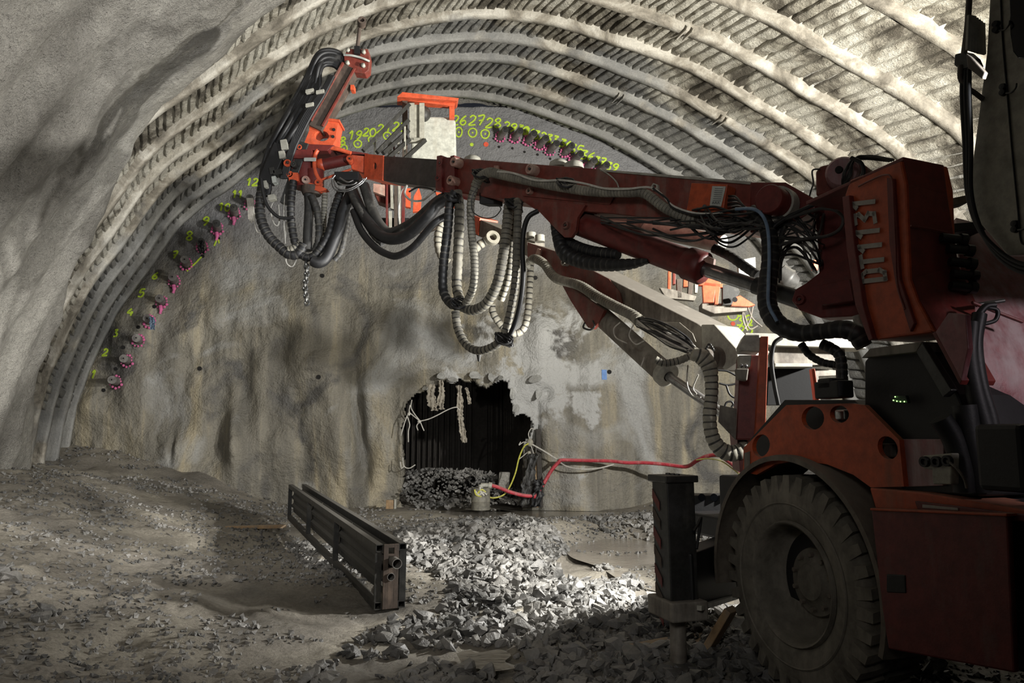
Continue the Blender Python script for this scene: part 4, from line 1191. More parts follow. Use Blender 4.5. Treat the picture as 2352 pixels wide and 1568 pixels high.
# ---- wrapped hose along the boom
hose('boom_hose', NB, [(1092, 428, .14), (1102, 408, .15), (1124, 396, .16), (1143, 399, .16), (1210, 414, .15), (1286, 429, .15), (1363, 440, .15), (1439, 442, .15), (1480, 444, .15), (1528, 478, .15), (1580, 503, .15), (1605, 506, .12)], 12, M['wrap'], wrap=9)
hose('boom_cable', NB, [(1143, 394, .2), (1180, 398, .2), (1230, 414, .2), (1290, 414, .2), (1340, 421, .2), (1390, 433, .2), (1440, 434, .2), (1490, 430, .2), (1520, 446, .2), (1545, 472, .2), (1590, 488, .2), (1640, 490, .2), (1695, 480, .2), (1740, 481, .22)], 2.6, M['whitewire'])
hose('boom_cable', NB, [(1500, 432, .2), (1530, 455, .2), (1548, 478, .2), (1600, 494, .2), (1660, 486, .2), (1720, 478, .22)], 3, M['rubber'])
hose('under_boom_hose', NB, [(1272, 505, -.05), (1284, 550, -.05), (1300, 582, -.05), (1345, 602, -.05), (1400, 608, -.05), (1450, 606, -.05), (1490, 598, -.05)], 17, M['rubber'], wrap=16, rads=[10, 16, 20, 18, 16, 13, 7])
hose('under_boom_hose', NB, [(1278, 530, -.1), (1310, 560, -.1), (1360, 578, -.1), (1420, 585, -.1)], 15, M['rubber'], wrap=14)
rr = random.Random(77)
A_ = [(1400, 505), (1480, 490), (1560, 480), (1600, 500), (1560, 520)]
for k in range(34):       # tangle of loose cables between valve box and sleeve
    x0 = rr.choice([1380, 1440, 1500, 1540, 1580, 1600, 1620]); x1 = rr.choice([1700, 1730, 1750, 1760, 1765])
    y0, y1 = rr.uniform(490, 530) if x0 < 1560 else rr.uniform(470, 525), rr.uniform(482, 530)
    if x0 < 1450: y0 = rr.uniform(496, 515)
    sag = rr.uniform(-14, 46)
    o1, o2, o3 = rr.uniform(.0, .3), rr.uniform(.05, .4), rr.uniform(.05, .3)
    xm = (x0 + x1) / 2
    hose('loose_cable', NB, [(x0, y0, o1), ((x0 + xm) / 2, (y0 * .6 + y1 * .4) + sag * .8 + rr.uniform(-8, 8), o2), (xm, (y0 + y1) / 2 + sag, o2), ((x1 + xm) / 2, (y0 * .3 + y1 * .7) + sag * .6 + rr.uniform(-6, 6), o3), (x1, y1, o3)],
         rr.uniform(1.8, 3.2), M['rubber'] if k % 4 else M['rubberdust'], seg=7)
for k in range(18):       # cables fanning from the sleeve to the turret
    y0 = rr.uniform(500, 590); x0 = rr.uniform(1770, 1800)
    x1 = rr.uniform(1860, 1900); y1 = rr.uniform(470, 640)
    bul = rr.uniform(-25, 35)
    hose('loose_cable', NB, [(x0 - 5, y0 + 60, .1), (x0, y0 + 10, .12), (x0 + rr.uniform(20, 40), y0 + bul - 20, .15), (x1 - rr.uniform(5, 20), (y0 + y1) / 2 + bul, .12), (x1, y1, -.1)], rr.uniform(2, 3.6), M['rubberdust'] if k % 3 else M['rubber'], seg=7)
hose('loose_cable', NB, [(1775, 575, .2), (1800, 560, .2), (1850, 548, .2), (1900, 542, .2), (1930, 525, .2), (1936, 500, .2), (1915, 482, .2), (1880, 480, .2), (1840, 492, .2), (1780, 510, .2)], 4, M['rubberdust'])
hose('loose_cable', NB, [(1770, 530, .2), (1790, 510, .2), (1830, 488, .2), (1880, 465, .2), (1920, 448, .2), (1960, 425, .2), (1982, 400, .2), (1978, 375, .2), (1955, 362, .2)], 5, M['rubber'])
for k in range(8):
    hose('loose_cable', NB, [(1935 + rr.uniform(-10, 10), 432, .1), (1942 + rr.uniform(-6, 12), 400 + rr.uniform(-6, 6), .15), (1962 + rr.uniform(-8, 8), 366 + rr.uniform(-6, 6), .1), (1990 + rr.uniform(0, 10), 362 + rr.uniform(-5, 5), 0), (2040 + rr.uniform(-10, 14), 368 + rr.uniform(-3, 3), -.1)], rr.uniform(2, 3.2), M['rubberdust'], seg=7)
for k in range(6):
    hose('loose_cable', NB, [(1672, 450 + k * 5, .1), (1690 + k * 2, 452 + k * 4, .15), (1705 + k * 3, 470 + k * 3, .2), (1720 + k * 2, 482, .2)], 2.6, M['chrome'] if k % 2 else M['rubber'], seg=7)
SLV = [(1725, 482, .2), (1748, 500, .2), (1766, 540, .2), (1770, 600, .22), (1762, 660, .25), (1764, 705, .28), (1785, 742, .3), (1830, 764, .3), (1880, 762, .3), (1930, 756, .3), (1965, 765, .28), (1985, 795, .25)]
hose('main_hose_sleeve', NB, SLV, 21, M['rubber'], wrap=20, rads=[14, 20, 19, 21, 22, 22, 23, 22, 20, 19, 22, 24, 20], depth=.06, seg=16)
hose('grey_blue_hose', NB, [(1690, 480, .28), (1730, 480, .32), (1752, 496, .34), (1764, 530, .36), (1767, 590, .38), (1765, 650, .40), (1766, 700, .42), (1785, 738, .42)], 4.2, M['bluehose'])
hose('sleeve_branch', NB, [(1745, 500, .15), (1775, 490, .15), (1800, 505, .1), (1790, 540, .1)], 13, M['rubberdust'], wrap=14)
hose('sleeve_branch', NB, [(1640, 570, -.2), (1680, 590, -.2), (1715, 615, -.2), (1740, 632, -.2)], 12, M['rubberdust'], wrap=13)
hose('sleeve_branch', NB, [(1840, 790, .0), (1860, 815, .0), (1890, 832, .0), (1925, 838, .0)], 9, M['rubber'], wrap=12)
hose('sleeve_branch', NB, [(1888, 790, .1), (1910, 800, .1), (1930, 820, .1), (1935, 880, .1)], 13, M['rubber'], wrap=14)

# ---- turret with the DT1131 panel
TP = Pl(SPL.P, HN, -.02)
tur = plate('boom_turret', TP, [(1940, 447), (1952, 412), (2070, 366), (2082, 424), (2090, 640), (2108, 690), (2148, 762), (1997, 782), (1966, 700), (1948, 570)], .30, M['bodyorange'], bevel=.012)
plate('panel_frame', TP, [(1934, 452), (1950, 448), (1962, 560), (1982, 700), (2004, 778), (1995, 782), (1964, 700), (1944, 570)], .05, M['darkred'], tur, .03)
plate('panel_frame', TP, [(2036, 408), (2052, 410), (2066, 640), (2100, 742), (2090, 762), (2056, 650), (2042, 560)], .02, M['darkred'], tur, .018)
hose('panel_rim', TP, [(1972, 428, .02), (2000, 414, .02), (2030, 402, .02), (2048, 410, .02), (2052, 470, .02), (2056, 560, .02), (2060, 650, .02), (2078, 710, .02)], 2.2, M['red'], tur)
# rear face, flaring outwards at the foot
E0 = [TP(2070, 366), TP(2082, 424), TP(2090, 640), TP(2108, 690), TP(2148, 762)]
def rpl(px, py, ref): return plane_px(px, py, ref, -HU)
E1 = [rpl(2164, 385, E0[0]), rpl(2172, 450, E0[1]), rpl(2198, 610, E0[2]), rpl(2236, 690, E0[3]), rpl(2236, 760, E0[4])]
ins = HU * .03
E0 = [p - HU * .012 for p in E0]; E1 = [p - HU * .012 for p in E1]
mb = MB(); n5 = 5
mb.add(E0 + E1 + [p + ins for p in E0] + [p + ins for p in E1],
       [(i, i + 1, n5 + i + 1, n5 + i) for i in range(4)] + [(10 + i, 15 + i, 16 + i, 11 + i) for i in range(4)] + [(0, 5, 15, 10), (4, 14, 19, 9)] + [(5 + i, 6 + i, 16 + i, 15 + i) for i in range(4)])
mb.build('rear_panel', M['darkred'], tur, bevel=.006)
mb = MB().prism([E0[0] + UP * .01, E1[0] + UP * .01, E1[0] + HU * .7, E0[0] + HU * .7], UP * -.02).build('top_plate', M['darkred'], tur, bevel=.004)
hose('weld_seam', Pl(E0[1], -HU), [(2092, 518, .01), (2130, 524, .01), (2176, 534, .01)], 2, M['red'], tur)
LW = {'D': [[(0, 0), (0, 1), (.42, 1), (.62, .8), (.62, .2), (.42, 0), (0, 0)]], 'T': [[(-.02, .93), (.68, .93)], [(.33, 1), (.33, 0)]],
      '1': [[(.08, .8), (.36, .96), (.36, 0)]], '3': [[(0, .93), (.52, .93), (.58, .74), (.2, .52), (.58, .32), (.52, .07), (0, .07)]]}
def lp(a, b, off=.012):          # a along the text (up the panel), b across
    x = 2034 - 29 * a / 190 - 52 * b
    y = 640 - a * 1.0 + 6 * b
    return TP(x, y, off)
for i, ch in enumerate('DT1131'):
    mb = MB()
    for st in LW[ch]:
        for (a0, b0_), (a1, b1_) in zip(st[:-1], st[1:]):
            sc_ = 34
            p, q = lp(i * 33 + a0 * sc_, b0_), lp(i * 33 + a1 * sc_, b1_)
            d_ = (q - p).normalized() * .013
            mb.bar(p - d_ * .8, q + d_ * .8, .003, .024, HN.cross(q - p))
    mb.build('letter', M['letter'], tur)
# lower hinge lobes
plate('hinge_lobe', NB, [(1817, 690), (1826, 664), (1850, 650), (1882, 625), (1885, 545), (1950, 545), (1992, 725), (1885, 730), (1835, 712)], .16, M['darkred'], tur, .0, bevel=.01)
plate('hinge_lobe', NB, [(1880, 655), (1950, 640), (1960, 690), (1885, 700)], .10, M['darkred'], tur, .10)
pin(NB, 1840, 688, 12, 0, .03, M['darkred'], tur)
plate('turret_web', NB, [(1870, 470), (1950, 440), (1965, 640), (1885, 640)], .2, M['darkred'], tur, -.12)
# upper hinge
plate('upper_hinge', NB, [(1872, 395), (1882, 381), (1920, 372), (1960, 368), (1990, 380), (1990, 450), (1950, 445), (1873, 450)], .22, M['red'], tur, -.02, bevel=.015)
c = NB(1936, 399, .02)
MB().lathe(c, NB.N + Vector((.3, 0, .0)), [(0, .05), (.02, .05), (.03, .05), (.085, .05), (.10, .03), (.10, -.15)], 30).build('hinge_disc', M['hood'], tur, True)
MB().cyl(c + NB.N * .05 + UP * .01, c + NB.N * .07 + UP * .01, .022, seg=14).build('disc_hole', M['hole'], tur, True)
hose('handle', NB, [(1884, 388, .0), (1866, 392, .02), (1868, 420, .02), (1862, 440, .02), (1858, 458, .0)], 2, M['steel'], tur)

# ---- console, skirts and hood behind
con = plate('console', TP, [(1985, 830), (2010, 800), (2112, 786), (2200, 905), (2236, 1000), (2246, 1140), (2070, 1130), (2060, 1010), (1985, 945)], .5, M['black'], off=-.06, bevel=.01)
plate('console_lid', TP, [(1978, 822), (1998, 800), (2118, 784), (2104, 808)], .3, M['greyboom'], con, .0)
plate('console_strut', TP, [(2104, 808), (2118, 786), (2186, 896), (2166, 912)], .04, M['steel'], con, .0)
gl = plate('status_panel', TP, [(2042, 906), (2080, 908), (2086, 926), (2050, 926)], .02, M['black'], con, .0)
for x, y in ((2052, 919), (2060, 921), (2068, 922), (2077, 922), (2056, 911)):
    c = TP(x, y, .005); MB().ball(c, .0035, 6, 4).build('indicator', M['led'], con)
plate('pink_gusset', TP, [(2148, 762), (2178, 718), (2218, 722), (2224, 800), (2208, 874)], .03, M['hood'], tur, .03)
plate('gusset_edge', TP, [(2140, 764), (2148, 760), (2210, 872), (2204, 884)], .2, M['darkred'], tur, .0)
hood = MB()
hp = [(2196, 500), (2260, 520), (2352, 600), (2420, 690)]
prs = []
for k in range(13):
    t = k / 12
    prs.append((2196 + 300 * t, 500 + 60 * t + 170 * t * t))
P = []
for r_ in range(9):
    f = r_ / 8
    for (x, y) in prs:
        yy = y + (1030 - y) * f
        xx = x + 60 * f
        P.append(W(xx, yy, 3.65 + .5 * math.cos(f * 2.2) * .5 - .25 * math.sin(math.pi * f)))
hood.add(P, [(r_ * 13 + i, r_ * 13 + i + 1, (r_ + 1) * 13 + i + 1, (r_ + 1) * 13 + i) for r_ in range(8) for i in range(12)])
ho = hood.build('engine_hood', M['hood'], rig, True)
s_ = ho.modifiers.new('t', 'SOLIDIFY'); s_.thickness = .02
plate('hood_seam', Pl((0, 3.38, 0), (0, -1, 0)), [(2235, 690), (2352, 735), (2352, 742), (2236, 697)], .02, M['darkred'], ho)
for k, (x, y) in enumerate(((2190, 545), (2205, 570), (2210, 600), (2215, 628), (2212, 655))):
    c = W(x, y, 3.5)
    MB().cyl(c - Vector((.06, 0, 0)), c + Vector((.035 + .01 * (k % 2), 0, -.012)), .022, seg=12).cyl(c + Vector((.03, 0, -.01)), c + Vector((.06, 0, -.014)), .03, seg=10).build('cable_plug', M['rubber'], rig, True)
for pts, r, m in (([(2210, 860), (2228, 800), (2240, 740), (2262, 705), (2285, 700)], 8, 'rubber'), ([(2230, 740), (2226, 820), (2240, 900), (2262, 980), (2280, 1040)], 20, 'rubber'), ([(2250, 720), (2240, 790), (2252, 880), (2275, 960), (2296, 1060)], 16, 'rubber'),
                  ([(2262, 705), (2290, 712), (2286, 735), (2255, 745)], 5, 'rubber'), ([(2215, 930), (2225, 1000), (2240, 1070), (2250, 1130)], 26, 'rubber'), ([(2160, 960), (2190, 1010), (2210, 1080), (2215, 1130)], 24, 'rubber')):
    hose('cable_bundle', 3.3, pts, r, M[m], seg=10)
MB().cyl(W(2242, 700, 3.4), W(2306, 690, 3.4), .01).build('grab_rod', M['steel'], rig)
# ---- body
body = plate('side_plate', SPL, [(1706, 1083), (1708, 1028), (1806, 930), (1953, 926), (1985, 930), (2065, 1010), (2076, 1117), (2000, 1119), (1960, 1090), (1900, 1066), (1830, 1056), (1780, 1066), (1738, 1090)], .03, M['bodyorange'],
             off=-.03, holes=[(1748, 1023, 20, 26, .2), (1867, 960, 26, 27, 0), (1928, 951, 22, 20, .2), (2039, 1028, 22, 28, -.5)])
plate('hole_backing', SPL, [(1725, 1080), (1720, 1012), (1802, 918), (1960, 918), (2062, 1005), (2066, 1100), (1900, 1060), (1830, 1054), (1780, 1064)], .35, M['black'], body, -.22)  # black backing added so the holes in the side plate read dark
chas = MB()
cc = WC + HN * -.95 + HU * -.55; cc.z = .86
chas.box(cc, HU * 1.55, HN * .75, UP * .36)
chas.build('chassis', M['black'], body, bevel=.02)
MB().box(SPL(2042, 1034, -.15), HU * .035, HN * .02, UP * .035).build('lamp_glass', M['greyboom'], body, bevel=.01)
MB().box(SPL(1935, 953, -.12), HU * .04, HN * .02, UP * .03).build('valve', M['chrome'], body, bevel=.01)
plate('decal_plate', SPL, [(1709, 1040), (1722, 1036), (1722, 1076), (1709, 1080)], .004, M['greyboom'], body, -.024)
plate('rear_beam', SPL, [(1996, 1119), (2120, 1130), (2420, 1180), (2420, 1205), (2010, 1168)], .25, M['bodyorange'], off=-.02, bevel=.01)
plate('beam_step', SPL, [(2100, 1150), (2420, 1190), (2420, 1205), (2108, 1172)], .02, M['darkred'], body, .01)
plate('label_strip', SPL, [(2118, 1158), (2200, 1166), (2200, 1172), (2118, 1166)], .004, M['letter'], body, .015)
plate('socket_back', SPL, [(2062, 1008), (2160, 1008), (2168, 1018), (2166, 1115), (2080, 1118), (2070, 1050)], .2, M['hood'], body, -.06)
so = plate('socket_box', SPL, [(2118, 1046), (2186, 1040), (2184, 1112), (2142, 1112), (2140, 1078), (2120, 1076)], .06, M['cabwhite'], off=.06, bevel=.006)
for x, y, r_ in ((2128, 1060, 8), (2155, 1060, 9), (2180, 1058, 7)):
    c = SPL(x, y, .06); MB().lathe(c, HN, [(.010, .0), (.024, 0), (.024, .02), (.014, .02), (.012, .006)], 16).build('socket', M['black'], so, True)
hose('socket_cable', SPL, [(2182, 1062, .08), (2200, 1078, .08), (2215, 1100, .06), (2220, 1120, .04)], 3, M['greyboom'])
door = plate('side_door', SPL, [(2000, 1166), (2300, 1178), (2314, 1186), (2330, 1545), (2040, 1490), (2026, 1400)], .03, M['darkred'], off=.05, bevel=.008)
plate('door_lip', SPL, [(1998, 1166), (2312, 1179), (2312, 1186), (1998, 1172)], .06, M['bodyorange'], door, .065)
plate('door_latch', SPL, [(2036, 1318), (2078, 1320), (2080, 1362), (2036, 1360)], .02, M['black'], door, .055)
rb = MB().box(WC + HU * -1.9 + HN * -.5 + UP * .1, HU * .45, HN * .5, UP * .55); rb.build('rear_body', M['black'], rig, bevel=.02)
MB().box(W(2345, 1050, 2.95), HU * .1, HN * .12, UP * .13).build('battery_box', M['black'], rig, bevel=.02)
# lower frame in front of the wheel
MB().box(WC + HU * 1.15 + HN * -.5 + UP * .18, HU * .35, HN * .28, UP * .08).build('front_axle_box', M['black'], rig, bevel=.02)

# ---- wheel
prof_t = [(.36, -.06), (.345, -.02), (.37, .0), (.43, .012), (.50, .008), (.56, -.02), (.575, -.05), (.575, -.37), (.55, -.41), (.48, -.43), (.40, -.42), (.36, -.38)]
wh = MB().lathe(WC, HN, [(r * 1.02, h) for r, h in prof_t], 72).build('wheel', M['tyre'], rig, True)
MB().lathe(WC, HN, [(.448, .014), (.455, .020), (.463, .014)], 64).build('sidewall_ring', M['tyre'], wh, True)
av = UP; bv = HN.cross(av).normalized()
lugs = 34
def lug_mesh(side):
    # local frame: x radial, y axial, z tangential
    me = bpy.data.meshes.new('tread_lug')
    y0, y1 = (-.005, -.19) if side == 0 else (-.22, -.40)
    sk = .05
    vs = []
    for rr_, tw in ((.50, .036), (.615, .026)):
        yy0 = y0 if rr_ > .55 else y0 + .012
        for y, dz in ((yy0, 0), ((y0 + y1) / 2, sk * .3), (y1, sk)):
            vs += [(rr_, y, dz - tw), (rr_, y, dz + tw)]
    f = [(6, 7, 9, 8), (8, 9, 11, 10), (0, 2, 3, 1), (2, 4, 5, 3), (0, 1, 7, 6), (4, 10, 11, 5), (0, 6, 8, 2), (2, 8, 10, 4), (1, 3, 9, 7), (3, 5, 11, 9)]
    me.from_pydata(vs, [], f); me.materials.append(M['tyre'])
    return me
lm = [lug_mesh(0), lug_mesh(1)]
for k in range(lugs):
    for sd_ in (0, 1):
        t = 2 * math.pi * (k + .5 * sd_) / lugs
        e = av * math.cos(t) + bv * math.sin(t); tg = -av * math.sin(t) + bv * math.cos(t)
        o = bpy.data.objects.new('tread_lug', lm[sd_])
        COL.objects.link(o); o.parent = wh
        o.matrix_local = Matrix.Translation(WC - ORG[wh.name]) @ Matrix(((e.x, HN.x, tg.x, 0), (e.y, HN.y, tg.y, 0), (e.z, HN.z, tg.z, 0), (0, 0, 0, 1)))
MB().lathe(WC, HN, [(.355, -.015), (.345, .01), (.335, .005), (.325, -.04), (.315, -.17), (.29, -.20), (.20, -.21), (.19, -.17), (.12, -.16), (.10, -.13), (0, -.13)], 48).build('rim', M['tyre'], wh, True)
for k in range(10):
    t = 2 * math.pi * k / 10; e = (av * math.cos(t) + bv * math.sin(t)) * .155
    MB().cyl(WC + e - HN * .18, WC + e - HN * .14, .014, seg=6).build('wheel_nut', M['fender'], wh)
fd = MB().lathe(WC, HN, [(.70, .03), (.73, .03), (.735, .0), (.735, -.45), (.715, -.45), (.715, .0), (.70, .03)], 40, math.radians(-108), math.radians(100)).build('fender', M['fender'], rig, True)
# ---- front jack
jc0, jc1 = SPL(1545, 1098, .36), SPL(1556, 1400, .34)
jk = MB().bar(jc1, jc0, .20, .20, HU).build('jack_leg', M['steel'], rig, bevel=.008)
jd = (jc0 - jc1).normalized()
MB().box(jc0, HU * .12, HN * .12, jd * .022).build('jack_head', M['steel'], jk, bevel=.006)
for k in range(3): MB().cyl(jc0 + HU * (.06 - .06 * k) + jd * .02, jc0 + HU * (.06 - .06 * k) + jd * .032, .016, seg=6).build('head_bolt', M['steel'], jk)
for k in range(7):
    c = jc0 - jd * (.10 + .12 * k) + HN * .1015
    MB().prism([c + HU * .09 + UP * .03, c + HU * .09 - UP * .03, c - HU * .0 - UP * .11, c - HU * .0 - UP * .05], HN * .004).build('warning_stripe', M['rust'] if k % 2 else M['darkred'], jk)
MB().box(jc1 + jd * .02, HU * .16, HN * .13, jd * .06).build('jack_collar', M['greyboom'], jk, bevel=.01)
foot = jc1.copy(); foot.z = .02
MB().cyl(jc1, foot, .052, seg=24).build('jack_piston', M['greyboom'], jk, True)
MB().lathe(foot, UP, [(0, -.02), (.12, -.02), (.12, .02), (.06, .04), (.05, .05)], 24).build('foot_pad', M['steel'], jk, True)
ja = between(SPL(1590, 1330, .30), W(1760, 1300, 6.0)); plate('jack_arm', ja, [(1588, 1272), (1700, 1232), (1720, 1358), (1594, 1402)], .16, M['black'], jk, 0, bevel=.01)
MB().bar(SPL(1606, 1396, .3), W(1715, 1362, 5.7), .03, .03).build('tie_bar', M['palesteel'], jk)
hose('jack_hose', SPL, [(1592, 1220, .3), (1602, 1205, .25), (1610, 1190, .2), (1600, 1260, .28)], 3.5, M['rubber'], jk)
# front lamp cluster low behind the jack
fl = MB().box(W(1635, 1160, 6.2), (.2, 0, 0), (0, .12, 0), (0, 0, .09)).build('front_lamp_bar', M['black'], rig, bevel=.015)
for x in (1612, 1640, 1662): MB().cyl(W(x, 1142, 6.06), W(x, 1142, 6.1), .03, seg=14).build('lamp_glass', M['glass'], fl, True)

# ---- far boom
fb = plate('boom', FB, [(1211, 560), (1276, 577), (1401, 641), (1600, 742), (1690, 800), (1668, 850), (1600, 810), (1480, 728), (1340, 682), (1211, 592)], .42, M['greyboom'], bevel=.012, label='dust-caked far boom')
plate('red_side_panel', FB, [(1211, 556), (1276, 577), (1398, 640), (1424, 672), (1430, 700), (1340, 678), (1211, 590)], .012, M['red'], fb, .012)
plate('telescopic_tube', FB, [(1088, 498), (1211, 552), (1211, 588), (1084, 536)], .26, M['greyboom'], fb, -.05)
plate('tube_sleeve', FB, [(1086, 494), (1102, 500), (1098, 540), (1082, 532)], .29, M['orange'], fb, -.035)
plate('cylinder_bracket', FB, [(1284, 642), (1388, 712), (1375, 740), (1362, 756), (1350, 752), (1310, 690)], .04, M['red'], fb, .04)
hose('eye_loop', FB, [(1344, 740, .04), (1340, 752, .04), (1356, 757, .04), (1366, 748, .04), (1362, 736, .04)], 2.4, M['steel'], fb)
for x, y, r in ((1306, 604, 8),): pin(FB, x, y, r, 0, .08, M['palesteel'], fb)
for x, y in ((1220, 540), (1240, 546)):
    c = FB(x, y, -.15); MB().cyl(c - UP * .05, c + UP * .03, .06, seg=16).build('grease_cap', M['palesteel'], fb, True)
plate('lug_plate', FB, [(1228, 588), (1234, 570), (1240, 572), (1240, 592)], .02, M['boss'], fb, .06)
plate('boom_foot', FB, [(1610, 745), (1640, 745), (1690, 800), (1697, 828), (1665, 850), (1612, 808)], .3, M['palesteel'], fb, .05, bevel=.01)
c = FB(1656, 824)
MB().lathe(c, FB.N, [(0, .2), (.07, .2), (.078, .19), (.078, .1), (.10, .1), (.10, -.2)], 26).build('foot_pin', M['greyboom'], fb, True)
for k in range(5):
    t = 2 * math.pi * k / 5; MB().cyl(c + FB.N * .2 + (UP * math.cos(t) + UP.cross(FB.N) * math.sin(t)) * .05, c + FB.N * .21 + (UP * math.cos(t) + UP.cross(FB.N) * math.sin(t)) * .05, .008, seg=8).build('pin_bolt', M['black'], fb)
hose('lock_chain', FB, [(1612, 815, .2), (1622, 800, .2), (1630, 790, .2), (1640, 805, .2)], 3, M['steel'], fb, wrap=6, depth=.4)
a, b_ = FB(1370, 716, -.1), FB(1533, 862, .0)
fcy = MB().cyl(a, b_, .105, seg=28).build('lift_cylinder', M['greyboom'], rig, True)
d = (b_ - a).normalized()
MB().lathe(b_ - d * .06, d, [(.105, -.02), (.118, 0), (.118, .06), (.09, .08), (.05, .08)], 28).build('cylinder_collar', M['palesteel'], fcy, True)
MB().cyl(b_, FB(1660, 950, .05), .042, seg=22).build('piston_rod', M['chrome'], fcy, True)
hose('boom_hose', FB, [(1215, 600, .16), (1228, 594, .16), (1250, 606, .16), (1276, 638, .16), (1330, 655, .16), (1370, 680, .16), (1410, 702, .16), (1450, 722, .16), (1468, 736, .16)], 11.5, M['wrap'], wrap=8, rads=[9, 11, 11, 11.5, 12.5, 13, 13, 15])
hose('boom_hose', FB, [(1210, 605, .18), (1214, 612, .1)], 6, M['palesteel'])
plate('torn_cover', FB, [(1500, 738), (1560, 740), (1590, 765), (1598, 785), (1540, 765)], .01, M['wrapbright'], fb, .2)
for k in range(24):
    y0 = 728 + rr.uniform(0, 22); s1 = rr.uniform(-18, 34)
    hose('loose_cable', FB, [(1462 + rr.uniform(-4, 6), y0, .16), (1500, y0 + 14 + s1 * .7, .22 + rr.uniform(0, .1)), (1540, y0 + 34 + s1, .24 + rr.uniform(0, .1)), (1580, y0 + 55 + s1 * .6, .24), (1604 + rr.uniform(-5, 5), 808 + rr.uniform(-8, 10), .2)],
         rr.uniform(1.8, 3), M['whitewire'] if k % 3 == 0 else M['rubberdust'] if k % 3 == 1 else M['rubber'], seg=7)
for pts in ([(1424, 740), (1410, 755), (1415, 775), (1440, 788)], [(1455, 745), (1445, 770), (1460, 790), (1480, 782)], [(1480, 820), (1476, 832), (1472, 842)], [(1580, 838), (1578, 880), (1590, 908), (1610, 912)], [(1604, 860), (1592, 890), (1600, 905)]):
    hose('loose_wire', FB, [(x, y, .25) for x, y in pts], 1.6, M['whitewire'])
hose('feed_hose', 5.9, [(1505, 825), (1525, 834), (1560, 828), (1595, 815), (1615, 820)], 9, M['wrap'], wrap=9)
hose('feed_hose', 5.75, [(1590, 812), (1612, 820), (1628, 840), (1634, 872), (1634, 910), (1630, 950), (1632, 985), (1642, 1015), (1662, 1036), (1690, 1040), (1720, 1024)], 16, M['wrapbright'], wrap=15, rads=[15, 20, 19, 16, 15, 16, 16, 17, 19, 19, 18], depth=.1, seg=14)
# ---- far turret and front frame
ftb = Pl((0, 6.0, 0), (-.2, -1, 0))
ft = plate('front_frame', ftb, [(1700, 815), (1745, 815), (1742, 1010), (1690, 1010)], .3, M['darkred'], bevel=.01)
plate('frame_post', ftb, [(1748, 772), (1765, 772), (1758, 995), (1735, 1003)], .1, M['bodyorange'], ft, .15)
plate('frame_post', ftb, [(1864, 846), (1872, 846), (1882, 920), (1874, 925)], .1, M['bodyorange'], ft, .0)
plate('bracket_cap', ftb, [(1698, 792), (1710, 768), (1746, 768), (1746, 808), (1700, 806)], .25, M['palesteel'], ft, .1, bevel=.008)
plate('bracket_cap', ftb, [(1697, 815), (1727, 816), (1724, 842), (1698, 850)], .16, M['palesteel'], ft, .15, bevel=.008)
plate('bracket_cap', ftb, [(1690, 846), (1720, 846), (1716, 874), (1694, 870)], .12, M['greyboom'], ft, .18, bevel=.008)
for x in (1703, 1713): MB().ball(ftb(x, 840, .2), .015, 8, 6).build('bolt_head', M['chrome'], ft, True)
cr = Pl((0, 7.2, 0), (-.1, -1, 0))
plate('cross_beam', cr, [(1712, 764), (1960, 770), (1990, 800), (1770, 793), (1712, 775)], .3, M['palesteel'], ft, .0)
plate('cross_beam', cr, [(1770, 796), (1940, 800), (1945, 835), (1780, 842)], .2, M['greyboom'], ft, -.1)
plate('cross_plate', cr, [(1780, 834), (1866, 834), (1866, 842), (1780, 842)], .2, M['palesteel'], ft, .1)
plate('back_panel', cr, [(1766, 842), (1866, 842), (1876, 930), (1762, 930)], .1, M['recess_shade'], ft, -.1)
plate('side_sheet', cr, [(1866, 846), (1920, 850), (1920, 862), (1880, 864), (1885, 920), (1874, 920)], .1, M['greyboom'], ft, -.2)
plate('front_shield', ftb, [(1654, 930), (1692, 938), (1690, 1010), (1650, 968)], .03, M['greyboom'], ft, .1)
plate('mid_frame', ftb, [(1690, 975), (1760, 960), (1760, 1085), (1700, 1085)], .6, M['darkred'], ft, -.1)
hose('frame_hose', 5.3, [(1795, 775), (1778, 790), (1772, 830), (1778, 880), (1788, 930)], 5, M['rubberdust'])
for pts in ([(1648, 850), (1670, 852), (1690, 862)], [(1652, 880), (1672, 884), (1695, 880)], [(1668, 884), (1676, 905), (1690, 912), (1698, 890)], [(1664, 940), (1668, 925), (1680, 922), (1686, 932)], [(1700, 875), (1698, 900), (1690, 920), (1680, 935)]):
    hose('loose_wire', 6.0, pts, 2.4, M['rubber'])
MB().box(TP(1915, 895, .1), HU * .09, HN * .05, UP * .045).box(TP(1910, 882, .1), HU * .05, HN * .05, UP * .03).build('valve_block', M['black'], rig, bevel=.01)
MB().cyl(NB(1968, 725, .05), NB(1978, 760, .05), .028, seg=14).build('steel_fitting', M['palesteel'], rig, True)

